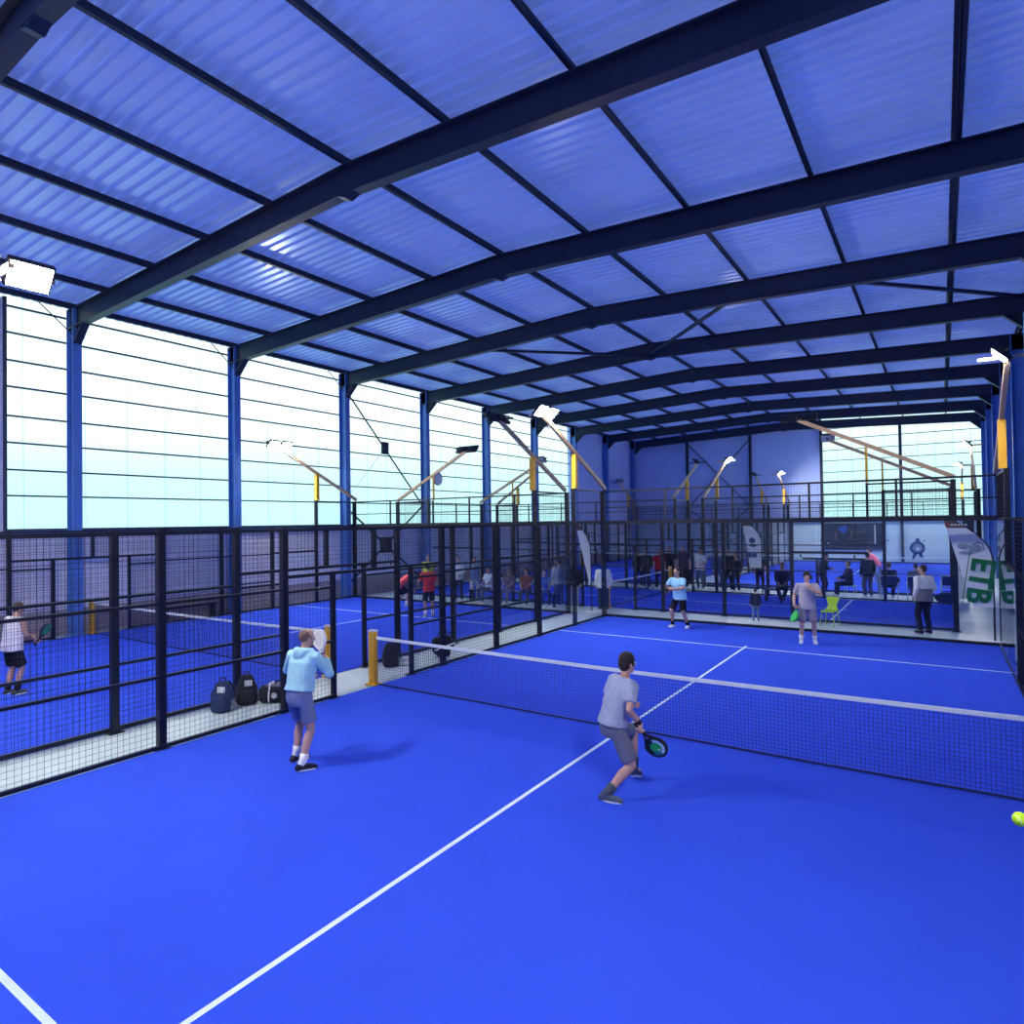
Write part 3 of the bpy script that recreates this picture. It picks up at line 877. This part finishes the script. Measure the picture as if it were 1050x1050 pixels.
# four players of the near court
_, h = person('balding man in light blue hoodie lifting a white racket', (-2.89,-3.40), -42, H=1.76, hipz=.90, lean=7, bend=10, headyaw=-22, headpitch=-2,
    la=(-.15,.10,0), ra=(.14,-.12,0), lw=(-.20,.36,1.06), rw=(.15,.33,1.31), lel=(-1,-.4,-.4), rel_=(.8,-.3,-1), rfoot=38, lfoot=24,
    hair='hair_grey', hairk='balding', top=(.40,.72,.82), sleeve='long', hood=True, bottom=(.17,.22,.36), shoe=(.035,.03,.05), sole=(.85,.87,.9),
    sock=(.85,.87,.9), voxel=.0085, rgrip=(-.30,.10,.95), rpn=(-1,.2,0), wrist=1, hemfrac=-.10, shortlen=.74)
racket('white racket held up beside the head of the hooded man', h[1], 1, ('racket_white',), 'racket_white', nrm=(-.05,-1,.1))
_, h = person('dark haired man in grey t-shirt lunging with racket low', (.78,-2.0), -58, H=1.74, hipz=.76, lean=14, bend=12, headyaw=4, headpitch=-4,
    la=(-.14,.38,0), ra=(.20,-.22,0), lw=(-.14,.30,.92), rw=(.27,.20,.80), rel_=(.5,-1,-.1), lheel=.07, rfoot=48, lfoot=-30, rkn=(.35,1,0),
    hair='hair_dark', hairk='thick', hemfrac=.0, top=(.36,.41,.56), bottom=(.145,.16,.24), shoe=(.09,.12,.17), sole=(.8,.84,.88), sock=(.07,.09,.13), voxel=.0085,
    rgrip=(.25,.62,-.74), rhd=(.3,.5,-.8), wrist=1)
deco = [('racket_mint', arc_band(.066,.104,-75,80), 0), ('racket_green', arc_band(.0,.060,0,360,20), .0004), ('racket_teal', arc_band(.066,.104,85,140), .0002), ('racket_mint', arc_band(0,.014,0,360,10,.018,.30), .001)]
racket('black racket with green and mint swirl held low over the court', h[1], 1, ('racket_black',), 'racket_black', nrm=(-.38,-.86,.34), deco=deco)
_, h = person('far player in light blue t-shirt and black shorts', (-2.25,9.0), 147, H=1.76, hipz=.88, lean=8, bend=8, headyaw=0, headpitch=0,
    la=(-.22,-.05,0), ra=(.18,.10,0), lw=(-.06,.40,1.12), rw=(.12,.42,1.08), lel=(-1,-.2,-.5), rel_=(1,-.2,-.5),
    hair='hair_brown', top=(.33,.66,.92), bottom=(.012,.014,.025), shoe=(.85,.87,.9), sock=(.012,.014,.02), voxel=.010, rgrip=(-.45,.75,.45))
racket('dark racket held in front by the far player in light blue', h[1], 1, ('racket_black',), 'gold')
_, h = person('far player in pale grey t-shirt with hand at his chin', (1.17,8.3), 184, H=1.75, hipz=.92, lean=0, headyaw=0, headpitch=2,
    la=(-.15,.02,0), ra=(.15,.04,0), lw=(-.05,.20,1.345), rw=(.30,.10,.92), lel=(-1,.25,-.7), rel_=(.5,-1,0), lhd=(.30,-.30,1), lpn=(0,-1,-.2),
    hair='hair_dark', hairk='thick', top=(.50,.47,.52), bottom=(.27,.25,.31), shoe=(.8,.82,.85), sock=(.85,.87,.9), voxel=.010, rgrip=(.30,.35,-.88), rhd=(.1,.3,-1), rpn=(-1,0,0))
racket('bright green racket hanging from the hand of the grey shirted player', h[1], 1, ('racket_green',), 'racket_green', nrm=(-.72,-.68,.1))
# left court
_, h = person('player in white singlet and black shorts on the left court', (-10.4,-3.95), -55, H=1.72, hipz=.92, lean=4, bend=6, headyaw=-5, headpitch=12,
    lw=(-.02,.30,1.05), rw=(.16,.30,1.0), hair='hair_brown', top=(.80,.78,.85), sleeve='none', bottom=(.012,.014,.02), shoe=(.08,.09,.10), sole=(.8,.85,.6), sock=(.012,.014,.02), voxel=.012,
    rgrip=(.1,.75,.62), wrist=None)
racket('green racket held by the player in the white singlet', h[1], 1, ('racket_black',), 'racket_green', axis=(.25,.45,.85), nrm=(.75,.6,-.1))
person('player in red shirt bending forward on the left court', (-12.75,8.7), -80, H=1.7, hipz=.80, lean=42, bend=16, headpitch=-10, la=(-.16,-.1,0), ra=(.18,.22,0), lw=(-.16,.55,.62), rw=(.2,.5,.55),
    top=(.85,.13,.16), bottom=(.02,.025,.05), shoe=(.6,.65,.7))
person('player in red t-shirt and black shorts seen from behind on the left court', (-10.0,7.2), 12, H=1.74, lean=5, bend=10, headpitch=14, lw=(-.30,.25,1.05), rw=(.26,.2,1.0),
    top=(.88,.07,.08), bottom=(.03,.035,.05), shoe=(.35,.4,.45), sock=(.8,.8,.82))
# spectators
SP = 'spectators around the courts'
SIT = dict(hipz=.565, lean=-4, bend=8, la=(-.11,.44,0), ra=(.11,.44,0), lw=(-.12,.34,.70), rw=(.12,.34,.70), legs='trousers')
NF = dict(group=SP)
person('man in white and grey dip dyed shirt with dark trousers behind the glass', (3.52,11.1), 38, H=1.80, headyaw=24, lw=(-.24,.06,.92), rw=(.22,.16,.95), top=(.78,.78,.82), sleeve='long', bottom=(.012,.014,.022), legs='trousers', shoe=(.015,.015,.02), sole=(.2,.2,.22), hair='hair_brown', lower_top=(.20,.19,.22), voxel=.011, **NF)
person('small child in dark top behind the glass wall', (-.70,11.15), 10, H=.98, headpitch=15, top=(.03,.035,.07), sleeve='long', bottom=(.15,.22,.4), legs='trousers', shoe=(.2,.25,.35), hair='hair_brown', **NF)
person('person in white top and dark jeans behind the far left corner post', (-5.46,10.75), 0, H=1.72, top=(.72,.78,.86), sleeve='long', bottom=(.03,.05,.11), legs='trousers', **NF)
person('person in dark top and grey trousers left of the far corner flag', (-6.75,11.1), 170, H=1.68, top=(.03,.035,.05), sleeve='long', bottom=(.3,.32,.38), legs='trousers', **NF)
person('person in yellow green top behind the red shirted players', (-13.4,11.05), 175, H=1.78, top=(.62,.85,.05), bottom=(.03,.05,.2), legs='trousers', **NF)
person('person in white shirt with dark trousers behind the left court glass', (-11.75,10.95), 160, H=1.74, lw=(-.2,.3,1.05), top=(.62,.68,.8), sleeve='long', bottom=(.05,.06,.09), legs='trousers', hair='hair_brown', **NF)
person('person in dark vest and white trousers behind the left court glass', (-11.25,11.3), 185, H=1.72, top=(.28,.4,.62), bottom=(.6,.62,.68), legs='trousers', hair='hair_brown', **NF)
d = dict(SIT)
person('seated person in white shirt behind the left court glass', (-10.45,11.15), 130, H=1.72, top=(.58,.68,.85), bottom=(.12,.14,.2), hair='hair_brown', **d, **NF)
person('seated person in brown top behind the left court glass', (-9.5,11.15), 150, H=1.7, top=(.17,.12,.15), bottom=(.22,.2,.28), skin='skin', **d, **NF)
person('seated person in rust red top behind the left court glass', (-8.75,11.15), 165, H=1.7, top=(.30,.11,.08), bottom=(.1,.09,.12), hairk='long', hair='hair_brown', **d, **NF)
person('seated person in bright blue top behind the left court glass', (-8.0,11.15), 190, H=1.68, top=(.06,.16,.62), bottom=(.04,.06,.15), **d, **NF)
person('person in grey top standing near the left court corner', (-7.42,11.25), 20, H=1.72, top=(.28,.30,.38), sleeve='long', bottom=(.09,.11,.2), legs='trousers', **NF)
# strip behind the cross court
person('person in black jacket at the left end of the spectator strip', (-7.55,18.75), 190, H=1.7, top=(.015,.02,.03), sleeve='long', bottom=(.02,.025,.04), legs='trousers', **NF)
person('bystander in dark jacket and cap left of the red vest', (-7.05,18.5), 150, H=1.78, top=(.03,.03,.05), sleeve='long', bottom=(.03,.03,.05), legs='trousers', **NF)
person('person in red vest with black trousers behind the cross court', (-6.45,18.45), 190, H=1.78, top=(.42,.015,.03), bottom=(.012,.014,.022), legs='trousers', **NF)
person('person in black t-shirt beside the red vest', (-6.2,19.05), 170, H=1.86, top=(.015,.017,.028), bottom=(.03,.03,.05), legs='trousers', skin='skin', **NF)
person('person in dark top behind the head of the far blue shirted player', (-5.55,19.0), 180, H=1.92, top=(.06,.05,.09), bottom=(.05,.05,.07), legs='trousers', hair='hair_dark', **NF)
person('person in white t-shirt and jeans behind the cross court', (-4.75,18.9), 150, H=1.8, lw=(-.2,.3,1.1), top=(.66,.72,.84), bottom=(.10,.14,.26), legs='trousers', **NF)
person('person in denim blue jacket behind the cross court', (-4.1,19.2), 200, H=1.74, top=(.08,.13,.32), sleeve='long', bottom=(.07,.11,.28), legs='trousers', **NF)
person('person in black coat with a pale strap behind the dark fence post', (-3.55,18.8), 165, H=1.82, top=(.014,.016,.028), sleeve='long', bottom=(.014,.016,.03), legs='trousers', **NF)
person('shorter person in dark clothes left of the white feather flag', (-3.2,18.7), 150, H=1.62, top=(.02,.025,.04), sleeve='long', bottom=(.02,.02,.04), legs='trousers', hair='hair_brown', **NF)
person('person in dark dress beside the white feather flag', (-2.4,19.25), 190, H=1.6, top=(.03,.025,.04), bottom=(.02,.02,.03), legs='trousers', **NF)
d2 = dict(SIT); d2.update(la=(-.05,.52,.12), ra=(.02,.46,0))
person('seated man in black with legs crossed left of the grey shirted player', (-.95,16.3), 178, H=1.8, top=(.013,.015,.028), sleeve='long', bottom=(.014,.018,.035), skin='skin_dark', shoe=(.02,.02,.03), sole=(.05,.05,.06), **d2, **NF)
person('standing person in black looking at a phone near the lime seat', (.05,18.7), -110, H=1.70, bend=12, headpitch=18, lw=(-.05,.34,1.1), rw=(.1,.34,1.1), top=(.016,.022,.032), sleeve='long', bottom=(.014,.016,.03), legs='trousers', **NF)
person('person in dark jacket sitting on the lime chair', (.95,18.85), 105, H=1.74, top=(.022,.03,.05), sleeve='long', bottom=(.02,.025,.05), hair='hair_brown', **d, **NF)
person('person in dark top and grey trousers walking past with a white bag', (1.6,18.75), 30, H=1.72, top=(.02,.03,.045), sleeve='long', bottom=(.12,.13,.18), legs='trousers', hair='hair_brown', **NF)
person('toddler in light blue standing beside the folding chairs', (1.95,19.65), 180, H=1.08, top=(.35,.55,.85), bottom=(.3,.45,.75), legs='trousers', hair='hair_brown', **NF)
person('person in dark top sitting in the left navy folding chair', (2.28,18.72), 0, H=1.72, top=(.018,.02,.035), bottom=(.02,.025,.05), hair='hair_brown', **d, **NF)
person('person in grey top sitting in the right navy folding chair', (3.12,18.72), 0, H=1.70, top=(.14,.18,.27), bottom=(.03,.04,.07), hair='hair_dark', **d, **NF)
person('player in pink shirt leaning forward on the far right court', (1.45,25.4), 80, H=1.8, hipz=.82, lean=30, bend=10, headpitch=-12, la=(-.16,-.15,0), ra=(.18,.25,0), top=(.85,.17,.25), bottom=(.25,.35,.65), shoe=(.8,.8,.85))
# ------------------------------------------------------------------ bags, chairs, flags and small things
def box_me(x, y, z, w=.03, m='black_cloth', sub=0):
    return rounded(MB().box(-x/2,x/2,-y/2,y/2,0,z), m, w, 3, True, sub)
def tapered(m, w0, d0, w1, d1, h, bev=.05):
    mb = MB(); vs = []
    for (w, d, z) in ((w0*.92,d0*.92,0),(w0,d0,h*.25),(w0*.97,d0*.95,h*.6),(w1,d1,h)):
        vs += [(-w/2,-d/2,z),(w/2,-d/2,z),(w/2,d/2,z),(-w/2,d/2,z)]
    fs = [(3,2,1,0),(12,13,14,15)]
    for k in range(3):
        for i in range(4): fs.append((k*4+i, k*4+(i+1)%4, (k+1)*4+(i+1)%4, (k+1)*4+i))
    mb.add(vs, fs)
    return rounded(mb, m, bev, 3)

def backpack(label, loc, rz, m, patch, group='bags along the walkway'):
    t = thing('backpack', label, 'backpack', loc, rz, group)
    link('body', tapered(m, .34, .22, .17, .12, .50), t)
    link('front_pocket', tapered(m, .26, .08, .20, .05, .24, .02), t, (0,-.125,.02))
    link('patch', box_me(.12,.03,.10,.01,patch), t, (.02,-.10,.32))
    mb = MB(); mb.tube([(-.05,.02,.48),(-.04,.02,.545),(.04,.02,.545),(.05,.02,.48)], .011, 8); mb.build('handle', 'black_cloth', t, True)
    for s in (-1,1):
        MB().tube([(s*.08,.09,.46),(s*.13,.15,.34),(s*.13,.15,.16),(s*.13,.09,.05)], .016, 8).build('strap', 'black_cloth', t, True)
    link('side_pocket', box_me(.05,.13,.18,.015,'grey_cloth'), t, (.165,0,.02))
    return t
backpack('navy backpack with white patch standing left of the fence post', (-6.02,-2.50,0), math.radians(35), 'navy_cloth', 'white_plastic')
backpack('tall black backpack right of the fence post with white edge', (-6.06,-2.03,0), math.radians(60), 'black_cloth', 'white_plastic')
t = thing('duffel_bag', 'black sports bag with round white emblem lying on the walkway', 'sports bag', (-5.66,-1.66,0), math.radians(36), 'bags along the walkway')
mb = MB()
def drr(x, f): return [(x, .15*f*math.copysign(abs(math.cos(a))**.7, math.cos(a)), .15+.15*f*math.copysign(abs(math.sin(a))**.7, math.sin(a))) for a in [2*PI*i/16 for i in range(16)]]
mb.loft([drr(-.32,.80), drr(-.30,.95), drr(-.15,1), drr(.15,1), drr(.30,.95), drr(.32,.80)])
mb.build('body', 'black_cloth', t, True)
link('top_flap', box_me(.42,.2,.05,.02,'grey_cloth'), t, (0,0,.275))
for x in (-.14,.14):
    MB().tube([(x,-.158,.02),(x,-.162,.16),(x,-.09,.33),(x,.09,.33),(x,.158,.16)], .013, 8).build('strap', 'white_plastic', t, True)
MB().tube([(-.06,-.02,.33),(-.04,-.02,.37),(.06,-.02,.37),(.08,-.02,.33)], .013, 8).build('handle', 'black_cloth', t, True)
mb = MB(); mb.tube([(-.05-.0,-.152,.15),(-.05,-.158,.15)], .05, 16, False, False); mb.build('emblem', 'white_plastic', t)
backpack('black backpack standing behind the net post by the gateway', (-5.95,1.32,0), math.radians(50), 'black_cloth', 'black_cloth')
t = thing('racket_bag', 'black racket bag with white stripe propped on the fence post', 'racket bag', (-5.62,2.72,.0), math.radians(35), 'bags along the walkway')
o = link('body', tapered('black_cloth', .50, .22, .40, .16, .36), t, (0,0,.10)); o.rotation_euler = (0, -.25, 0)
o = link('stripe', box_me(.50,.012,.035,.004,'white_plastic'), t, (.03,-.125,.22)); o.rotation_euler = (0,-.35,0)
link('shoe_pocket', box_me(.30,.20,.14,.04,'black_cloth'), t, (-.02,0,0))
MB().tube([(-.2,.1,.40),(-.1,.14,.55),(.1,.14,.52),(.2,.1,.42)], .014, 8).build('strap', 'black_cloth', t, True)
t = tag(link('towel', rounded(MB().box(-.12,.12,-.08,.08,0,.10).box(-.10,.06,-.06,.06,.1,.16), 'white_plastic', .03, 3)), 'white towel bundled beside the backpack at the gateway', 'towel'); t.location = (-5.80,1.62,0); t.rotation_euler = (0,0,.6)
t = thing('water_bottle', 'clear water bottle on the walkway beside the white towel', 'bottle', (-6.05,2.05,0), 0)
MB().tube([(0,0,.01),(0,0,.16),(0,0,.20)], [.034,.034,.014], 12, False, False).build('body', 'white_plastic', t, True)
MB().tube([(0,0,.20),(0,0,.225)], .015, 10, False, False).build('cap', 'navy_cloth', t)
def ball(label, loc):
    me = cached('ball', lambda: MB().ellipsoid((0,0,0),(.0335,.0335,.0335),24,16).mesh('ball','ball',True))
    o = link('tennis_ball', me, None, loc); tag(o, label, 'ball')
    pts = []
    for i in range(41):
        a = 2*PI*i/40; p = V(math.cos(a)+.35*math.cos(3*a)*.6, math.sin(a)-.35*math.sin(3*a)*.6, .75*math.sin(2*a)).normalized()*.0333; pts.append(p)
    MB().tube(pts, .0016, 5).build('seam', 'white_plastic', o, True)
BALL = (4.204, -4.706, 1.582)
ball('bright green ball flying at the right edge of the picture', BALL)
ball('small green ball on the floor at the foot of the fence', (-5.95,7.45,.034))

# bench by the left wall
def bench(label, loc, rz, L=1.8):
    t = thing('bench', label, 'bench', loc, rz)
    link('seat', box_me(L,.30,.05,.01,'fence_black'), t, (0,0,.42))
    for s in (-1,1):
        MB().box(s*(L/2-.1)-.03,s*(L/2-.1)+.03,-.13,.13,0,.42).build('leg', 'fence_black', t)
    return t
bench('black bench against the left block wall', (-16.73,3.0,0), PI/2)
bench('long dark bench behind the glass of the left court', (-9.4,11.15,0), 0, 3.9)
bench('dark bench under the man with crossed legs', (-1.0,16.25,0), math.radians(25), 1.2)

def plastic_chair(label, loc, rz):
    t = thing('plastic_chair', label, 'chair', loc, rz, 'lime green chairs')
    mb = MB()
    rows = []
    for i, (y, z, w) in enumerate(((.21,.43,.40),(.12,.44,.42),(-.12,.43,.40),(-.19,.47,.34),(-.22,.58,.20),(-.25,.70,.34),(-.27,.82,.42))):
        rows.append([(x*w/2, y + (.03*(x*x) if z > .5 else 0), z - (.015 if z < .46 and abs(x) < .6 else 0)) for x in (-1,-.5,0,.5,1)])
    vs = [p for r in rows for p in r]
    fs = [(k*5+i, k*5+i+1, k*5+6+i, k*5+5+i) for k in range(6) for i in range(4)]
    mb.add(vs, fs)
    me = evaluated(mb.mesh('shell', 'lime'), [('SOLIDIFY', dict(thickness=.012)), ('SUBSURF', dict(levels=1, render_levels=1))])
    me.polygons.foreach_set('use_smooth', [True]*len(me.polygons))
    link('seat_shell', me, t)
    for sx in (-1,1):
        for sy in (-1,1):
            MB().tube([(sx*.15,sy*.14,.42),(sx*.2,sy*.2,.01)], .012, 8).build('leg', 'white_plastic' if loc[1] > 15 else 'lime', t, True)
    return t
plastic_chair('empty lime green plastic chair behind the grey shirted player', (1.28,11.15,0), math.radians(165))
plastic_chair('lime green chair under the person in dark jacket', (.98,18.9,0), math.radians(200))

def folding_chair(label, loc, rz):
    t = thing('folding_chair', label, 'chair', loc, rz, 'navy and white folding chairs')
    for s in (-1,1):
        MB().tube([(s*.27,-.25,0),(s*.27,-.22,.88)], .015, 8).build('back_post', 'white_plastic', t, True)
        MB().tube([(s*.27,.25,0),(s*.27,.25,.62)], .015, 8).build('front_leg', 'white_plastic', t, True)
        MB().box(s*.27-.025,s*.27+.025,-.25,.28,.62,.645).build('armrest', 'white_plastic', t)
        MB().tube([(s*.27,-.25,.04),(s*.27,.25,.04)], .012, 8).build('foot_bar', 'white_plastic', t, True)
    link('seat', box_me(.52,.46,.02,.006,'navy_cloth'), t, (0,0,.43))
    o = link('backrest', box_me(.54,.02,.34,.008,'navy_cloth'), t, (0,-.235,.52))
    MB().tube([(-.27,-.222,.88),(.27,-.222,.88)], .014, 8).build('top_rail', 'white_plastic', t, True)
    return t
rz = math.radians(away(2.28,18.72))-PI/2
folding_chair('left navy folding chair with white frame facing away', (2.28,18.75,0), rz)
folding_chair('middle navy folding chair with white frame facing away', (3.12,18.75,0), rz)
folding_chair('empty navy folding chair with white frame nearest the right wall', (4.15,19.5,0), rz)
t = thing('duffel_bag', 'large black bag lying behind the man in the dip dyed shirt', 'sports bag', (4.02,18.25,0), .2, 'bags along the walkway')
mb = MB(); mb.ellipsoid((0,0,.19),(.36,.2,.19)); mb.build('body', 'black_cloth', t, True)
MB().tube([(-.2,-.05,.32),(-.1,-.05,.43),(.1,-.05,.43),(.2,-.05,.32)], .016, 8).build('handle', 'black_cloth', t, True)
t = thing('pushchair', 'black pushchair parked behind the cross court', 'pushchair', (-5.15,18.35,0), .4)
link('seat', tapered('black_cloth', .44, .40, .40, .20, .62, .05), t, (0,0,.28))
MB().tube([(-.2,.2,.7),(-.2,.42,1.0),(.2,.42,1.0),(.2,.2,.7)], .016, 8).build('handle', 'lamp_black', t, True)
for sx in (-1,1):
    for sy in (-1,1):
        MB().tube([(sx*.24-.02,sy*.26,.11),(sx*.24+.02,sy*.26,.11)], .11, 14, False, False).build('wheel', 'lamp_black', t)
        MB().tube([(sx*.24,sy*.26,.11),(sx*.18,0,.36)], .014, 8).build('frame_tube', 'lamp_black', t, True)

# feather flags
def feather(label, loc, rz, wtop, wbot, z0, z1, m='flag_white', band=True, group='feather flags'):
    """local x runs from the pole towards the free edge, z up"""
    t = thing('feather_flag', label, 'flag', loc, rz, group)
    L = z1-z0
    def polex(z):
        f = max(0, (z-(z0+L*.45))/(L*.55)); return wtop*.92*f**2.6 + .0
    zs = [0.02] + [z0+L*i/16 for i in range(17)]
    MB().tube([(polex(z),0,z) for z in zs], [.022]*2+[.018]*(len(zs)-2), 8).build('pole', 'lamp_black', t, True)
    # cloth between the pole and the free edge
    zb = z1 - .20*L*.55
    def free(z): return wbot + (wtop-wbot)*(z-z0)/L
    def sheet(a, b, mname, nm, th=.006):
        n = 12; mb = MB(); f_, g_ = [], []
        zz = [a+(b-a)*i/n for i in range(n+1)]
        rings = [[(polex(z)+.012,-th+.02*math.sin(z*3),z),(free(z),-th-.02*math.sin(z*4),z),(free(z),th-.02*math.sin(z*4),z),(polex(z)+.012,th+.02*math.sin(z*3),z)] for z in zz]
        mb.loft(rings); return mb.build(nm, mname, t)
    sheet(z0, zb, m, 'cloth')
    if band: sheet(zb, z1-.01, 'flag_brown', 'top_band')
    MB().box(-.2,.2,-.2,.2,0,.02).build('base_plate', 'white_plastic', t)
    return t, free, polex, zb

FY = 10.65
t, free, polex, zb = feather('white feather flag with brown top and green ETB lettering', (4.94,FY,0), PI, .98, .42, .82, 2.98)
# lettering runs down the cloth, turned a quarter clockwise (seen from the court); local +y faces the court after the half turn
def on_flag(t, me, x, z, ang=0.0, nm='lettering', y=.035):
    o = link(nm, me, t, (x, y, z))
    # text stands in xz facing local +y, baseline direction turned to run downwards
    o.rotation_euler = (Matrix.Rotation(ang, 4, 'Y') @ Matrix.Rotation(PI, 4, 'Z') @ Matrix.Rotation(PI/2, 4, 'X')).to_euler()
    return o
on_flag(t, text_mesh('ETB', .66, 'flag_green', .003, .022), .27, 1.46, -PI/2-.14)
on_flag(t, box_me(1.35,.02,.006,.002,'flag_green'), .54, 1.55, -PI/2-.14, 'small_print')
for (px, pz, rx, rz_) in ((.58,2.30,.13,.07),(.34,2.25,.13,.09),(.52,2.14,.15,.04)):
    mb = MB(); mb.ellipsoid((0,0,0),(rx,.006,rz_),16,8); mb.build('emblem', 'print_grey', t, True, (px,.033,pz))
mb = MB(); mb.tube([(.18,.034,2.22),(.20,.034,2.36),(.30,.034,2.40),(.40,.034,2.33)], .014, 6); mb.build('emblem', 'print_grey', t, True)
mb = MB()
for k in range(5): mb.box(.50+k*.07,.55+k*.07,.034,.04,2.80,2.845)
mb.build('small_print', 'cap_white', t); MB().box(.84,.95,.034,.04,2.79,2.855).build('small_print', 'print_red', t)
t, free, polex, zb = feather('narrow white feather flag standing far behind the green lettered one', (4.66,18.8,0), PI*.9, .62, .36, .12, 2.75, band=False)
for k in range(4): MB().box(.15,.25,.03,.04,1.1+k*.35,1.28+k*.35).build('emblem', 'print_grey', t)
t, free, polex, zb = feather('white feather flag with dark emblems among the spectators', (-2.10,18.35,0), PI-.5, .98, .60, 1.05, 2.95)
for (px, pz, a, b) in ((.45,2.15,.16,.12),(.42,1.95,.2,.06),(.62,1.55,.16,.12),(.34,1.55,.13,.10)):
    for sy in (-1,1):
        mb = MB(); mb.ellipsoid((0,0,0),(a,.006,b),12,7); mb.build('emblem', 'print_navy', t, True, (px,sy*.034,pz))
t, free, polex, zb = feather('white feather flag seen edge on at the far left corner', (-5.88,10.70,0), math.radians(205), .50, .06, .95, 2.95)

# things on the back wall
t = thing('advert_board', 'dark advertising board with gold emblem on the back wall', 'board', (-1.08,YB-.06,0), 0)
MB().box(-1.88,1.88,-.03,.03,.90,2.55).build('panel', 'board_dark', t)
mb = MB(); mb.box(-1.9,-1.84,-.05,.05,.86,2.6); mb.box(1.6,1.68,-.05,-.03,1.0,2.5); mb.box(-1.9,1.9,-.05,.05,.84,.9); mb.box(-1.9,1.9,-.05,.05,2.55,2.61); mb.build('frame', 'lamp_black', t)
MB().box(1.30,1.36,-.045,-.03,1.15,2.5).build('pale_edge', 'white_plastic', t)
mb = MB()
for s in (-1,1):
    pts = [(-.55+s*(.18+.30*math.sin(a)), -.042, 1.85-.42*math.cos(a)) for a in [PI*.1+PI*.75*i/10 for i in range(11)]]
    mb.tube(pts, .055, 6)
mb.build('emblem', 'gold', t, True)
MB().prism([(-.80,2.45),(-.30,2.45),(-.30,2.15),(-.55,1.95),(-.80,2.15)], -.045, -.03).build('emblem', 'clad_deep', t)
mb = MB(); mb.box(-.05,.85,-.04,-.03,2.0,2.12); mb.box(-.02,.55,-.04,-.03,1.5,1.57); mb.box(.65,1.2,-.04,-.03,1.3,1.35); mb.build('small_print', 'gold', t)
MB().ellipsoid((-1.5,-.035,1.22),(.07,.01,.07),12,7).build('emblem', 'white_plastic', t, True)
t = thing('wall_crest', 'round navy crest painted on the pale back wall', 'crest', (2.62,YB-.02,1.0), 0)
mb = MB(); mb.tube([(.34*math.cos(a),0,.34*math.sin(a)) for a in [2*PI*i/24 for i in range(25)]], .085, 6); mb.build('ring', 'print_navy', t, True)
MB().ellipsoid((0,0,0),(.26,.012,.26),16,8).build('centre', 'print_grey', t, True)
MB().ellipsoid((.02,-.012,-.08),(.09,.01,.1),12,8).build('spot', 'white_plastic', t, True)
MB().prism([(-.15,.36),(-.06,.62),(.1,.62),(.15,.36)], -.02, 0).build('crown', 'print_navy', t)
MB().prism([(-.2,-.3),(-.32,-.72),(-.12,-.72),(-.05,-.35)], -.02, 0).prism([(.05,-.35),(.14,-.72),(.36,-.72),(.2,-.3)], -.02, 0).build('ribbon', 'print_navy', t)
t = thing('barrier_rail', 'low dark railing between spectators and the far right court', 'railing', (.55,19.9,0), 0)
for x in (-.85,.85): MB().box(x-.05,x+.05,-.05,.05,0,1.42).build('post', 'fence_black', t)
MB().box(-1.4,.9,-.03,.03,1.33,1.42).build('rail', 'fence_black', t)
t = thing('wall_sign', 'round pale disc fixed beside the fourth left steel column', 'disc', (-16.33,15.15,5.2), 0)
MB().tube([(0,0,0),(.03,0,0)], .30, 20, False, False).build('disc', 'white_plastic', t)
MB().tube([(-.01,0,0),(.028,0,0)], .33, 20, False, False).build('rim', 'steel_navy', t)
# ------------------------------------------------------------------ world, camera, render settings
w = bpy.data.worlds.new('World'); scn.world = w; w.use_nodes = True
nt = w.node_tree; nt.nodes.clear()
out = nt.nodes.new('ShaderNodeOutputWorld'); bg = nt.nodes.new('ShaderNodeBackground')
tc = nt.nodes.new('ShaderNodeTexCoord'); sp = nt.nodes.new('ShaderNodeSeparateXYZ'); rp = nt.nodes.new('ShaderNodeValToRGB')
nt.links.new(tc.outputs['Generated'], sp.inputs[0]); nt.links.new(sp.outputs['Z'], rp.inputs['Fac'])
el = rp.color_ramp.elements
el[0].position = 0.0; el[0].color = (0.31, 0.51, 0.51, 1)
el[1].position = 1.0; el[1].color = (0.85, 0.92, 1.0, 1)
e = el.new(0.07); e.color = (0.345, 0.49, 0.49, 1)
e = el.new(0.16); e.color = (0.62, 0.66, 0.66, 1)
nt.links.new(rp.outputs['Color'], bg.inputs['Color']); bg.inputs['Strength'].default_value = 2.1
nt.links.new(bg.outputs['Background'], out.inputs['Surface'])

cam = bpy.data.cameras.new('camera'); co = bpy.data.objects.new('camera', cam); COL.objects.link(co)
ya, pi_, ro = -.5898, .0153, -.0147
f = Vector((math.sin(ya)*math.cos(pi_), math.cos(ya)*math.cos(pi_), math.sin(pi_)))
r0 = Vector((math.cos(ya), -math.sin(ya), 0)); u0 = r0.cross(f)
r = r0*math.cos(ro) + u0*math.sin(ro); u = -r0*math.sin(ro) + u0*math.cos(ro)
M = Matrix(((r.x, u.x, -f.x, 3.9154), (r.y, u.y, -f.y, -8.6565), (r.z, u.z, -f.z, 3.0574), (0,0,0,1)))
co.matrix_world = M
cam.sensor_width = 36; cam.lens = 36*656.8/1050; cam.clip_end = 300; cam.clip_start = .05
scn.camera = co
vs = scn.view_settings
vs.view_transform = 'Standard'; vs.look = 'None'; vs.gamma = 1; vs.exposure = 0.22
vs.use_curve_mapping = False
scn.cycles.max_bounces = 8; scn.cycles.transparent_max_bounces = 24; scn.cycles.diffuse_bounces = 4; scn.cycles.glossy_bounces = 3
scn.cycles.caustics_reflective = False; scn.cycles.caustics_refractive = False
scn.cycles.sample_clamp_indirect = 4.0
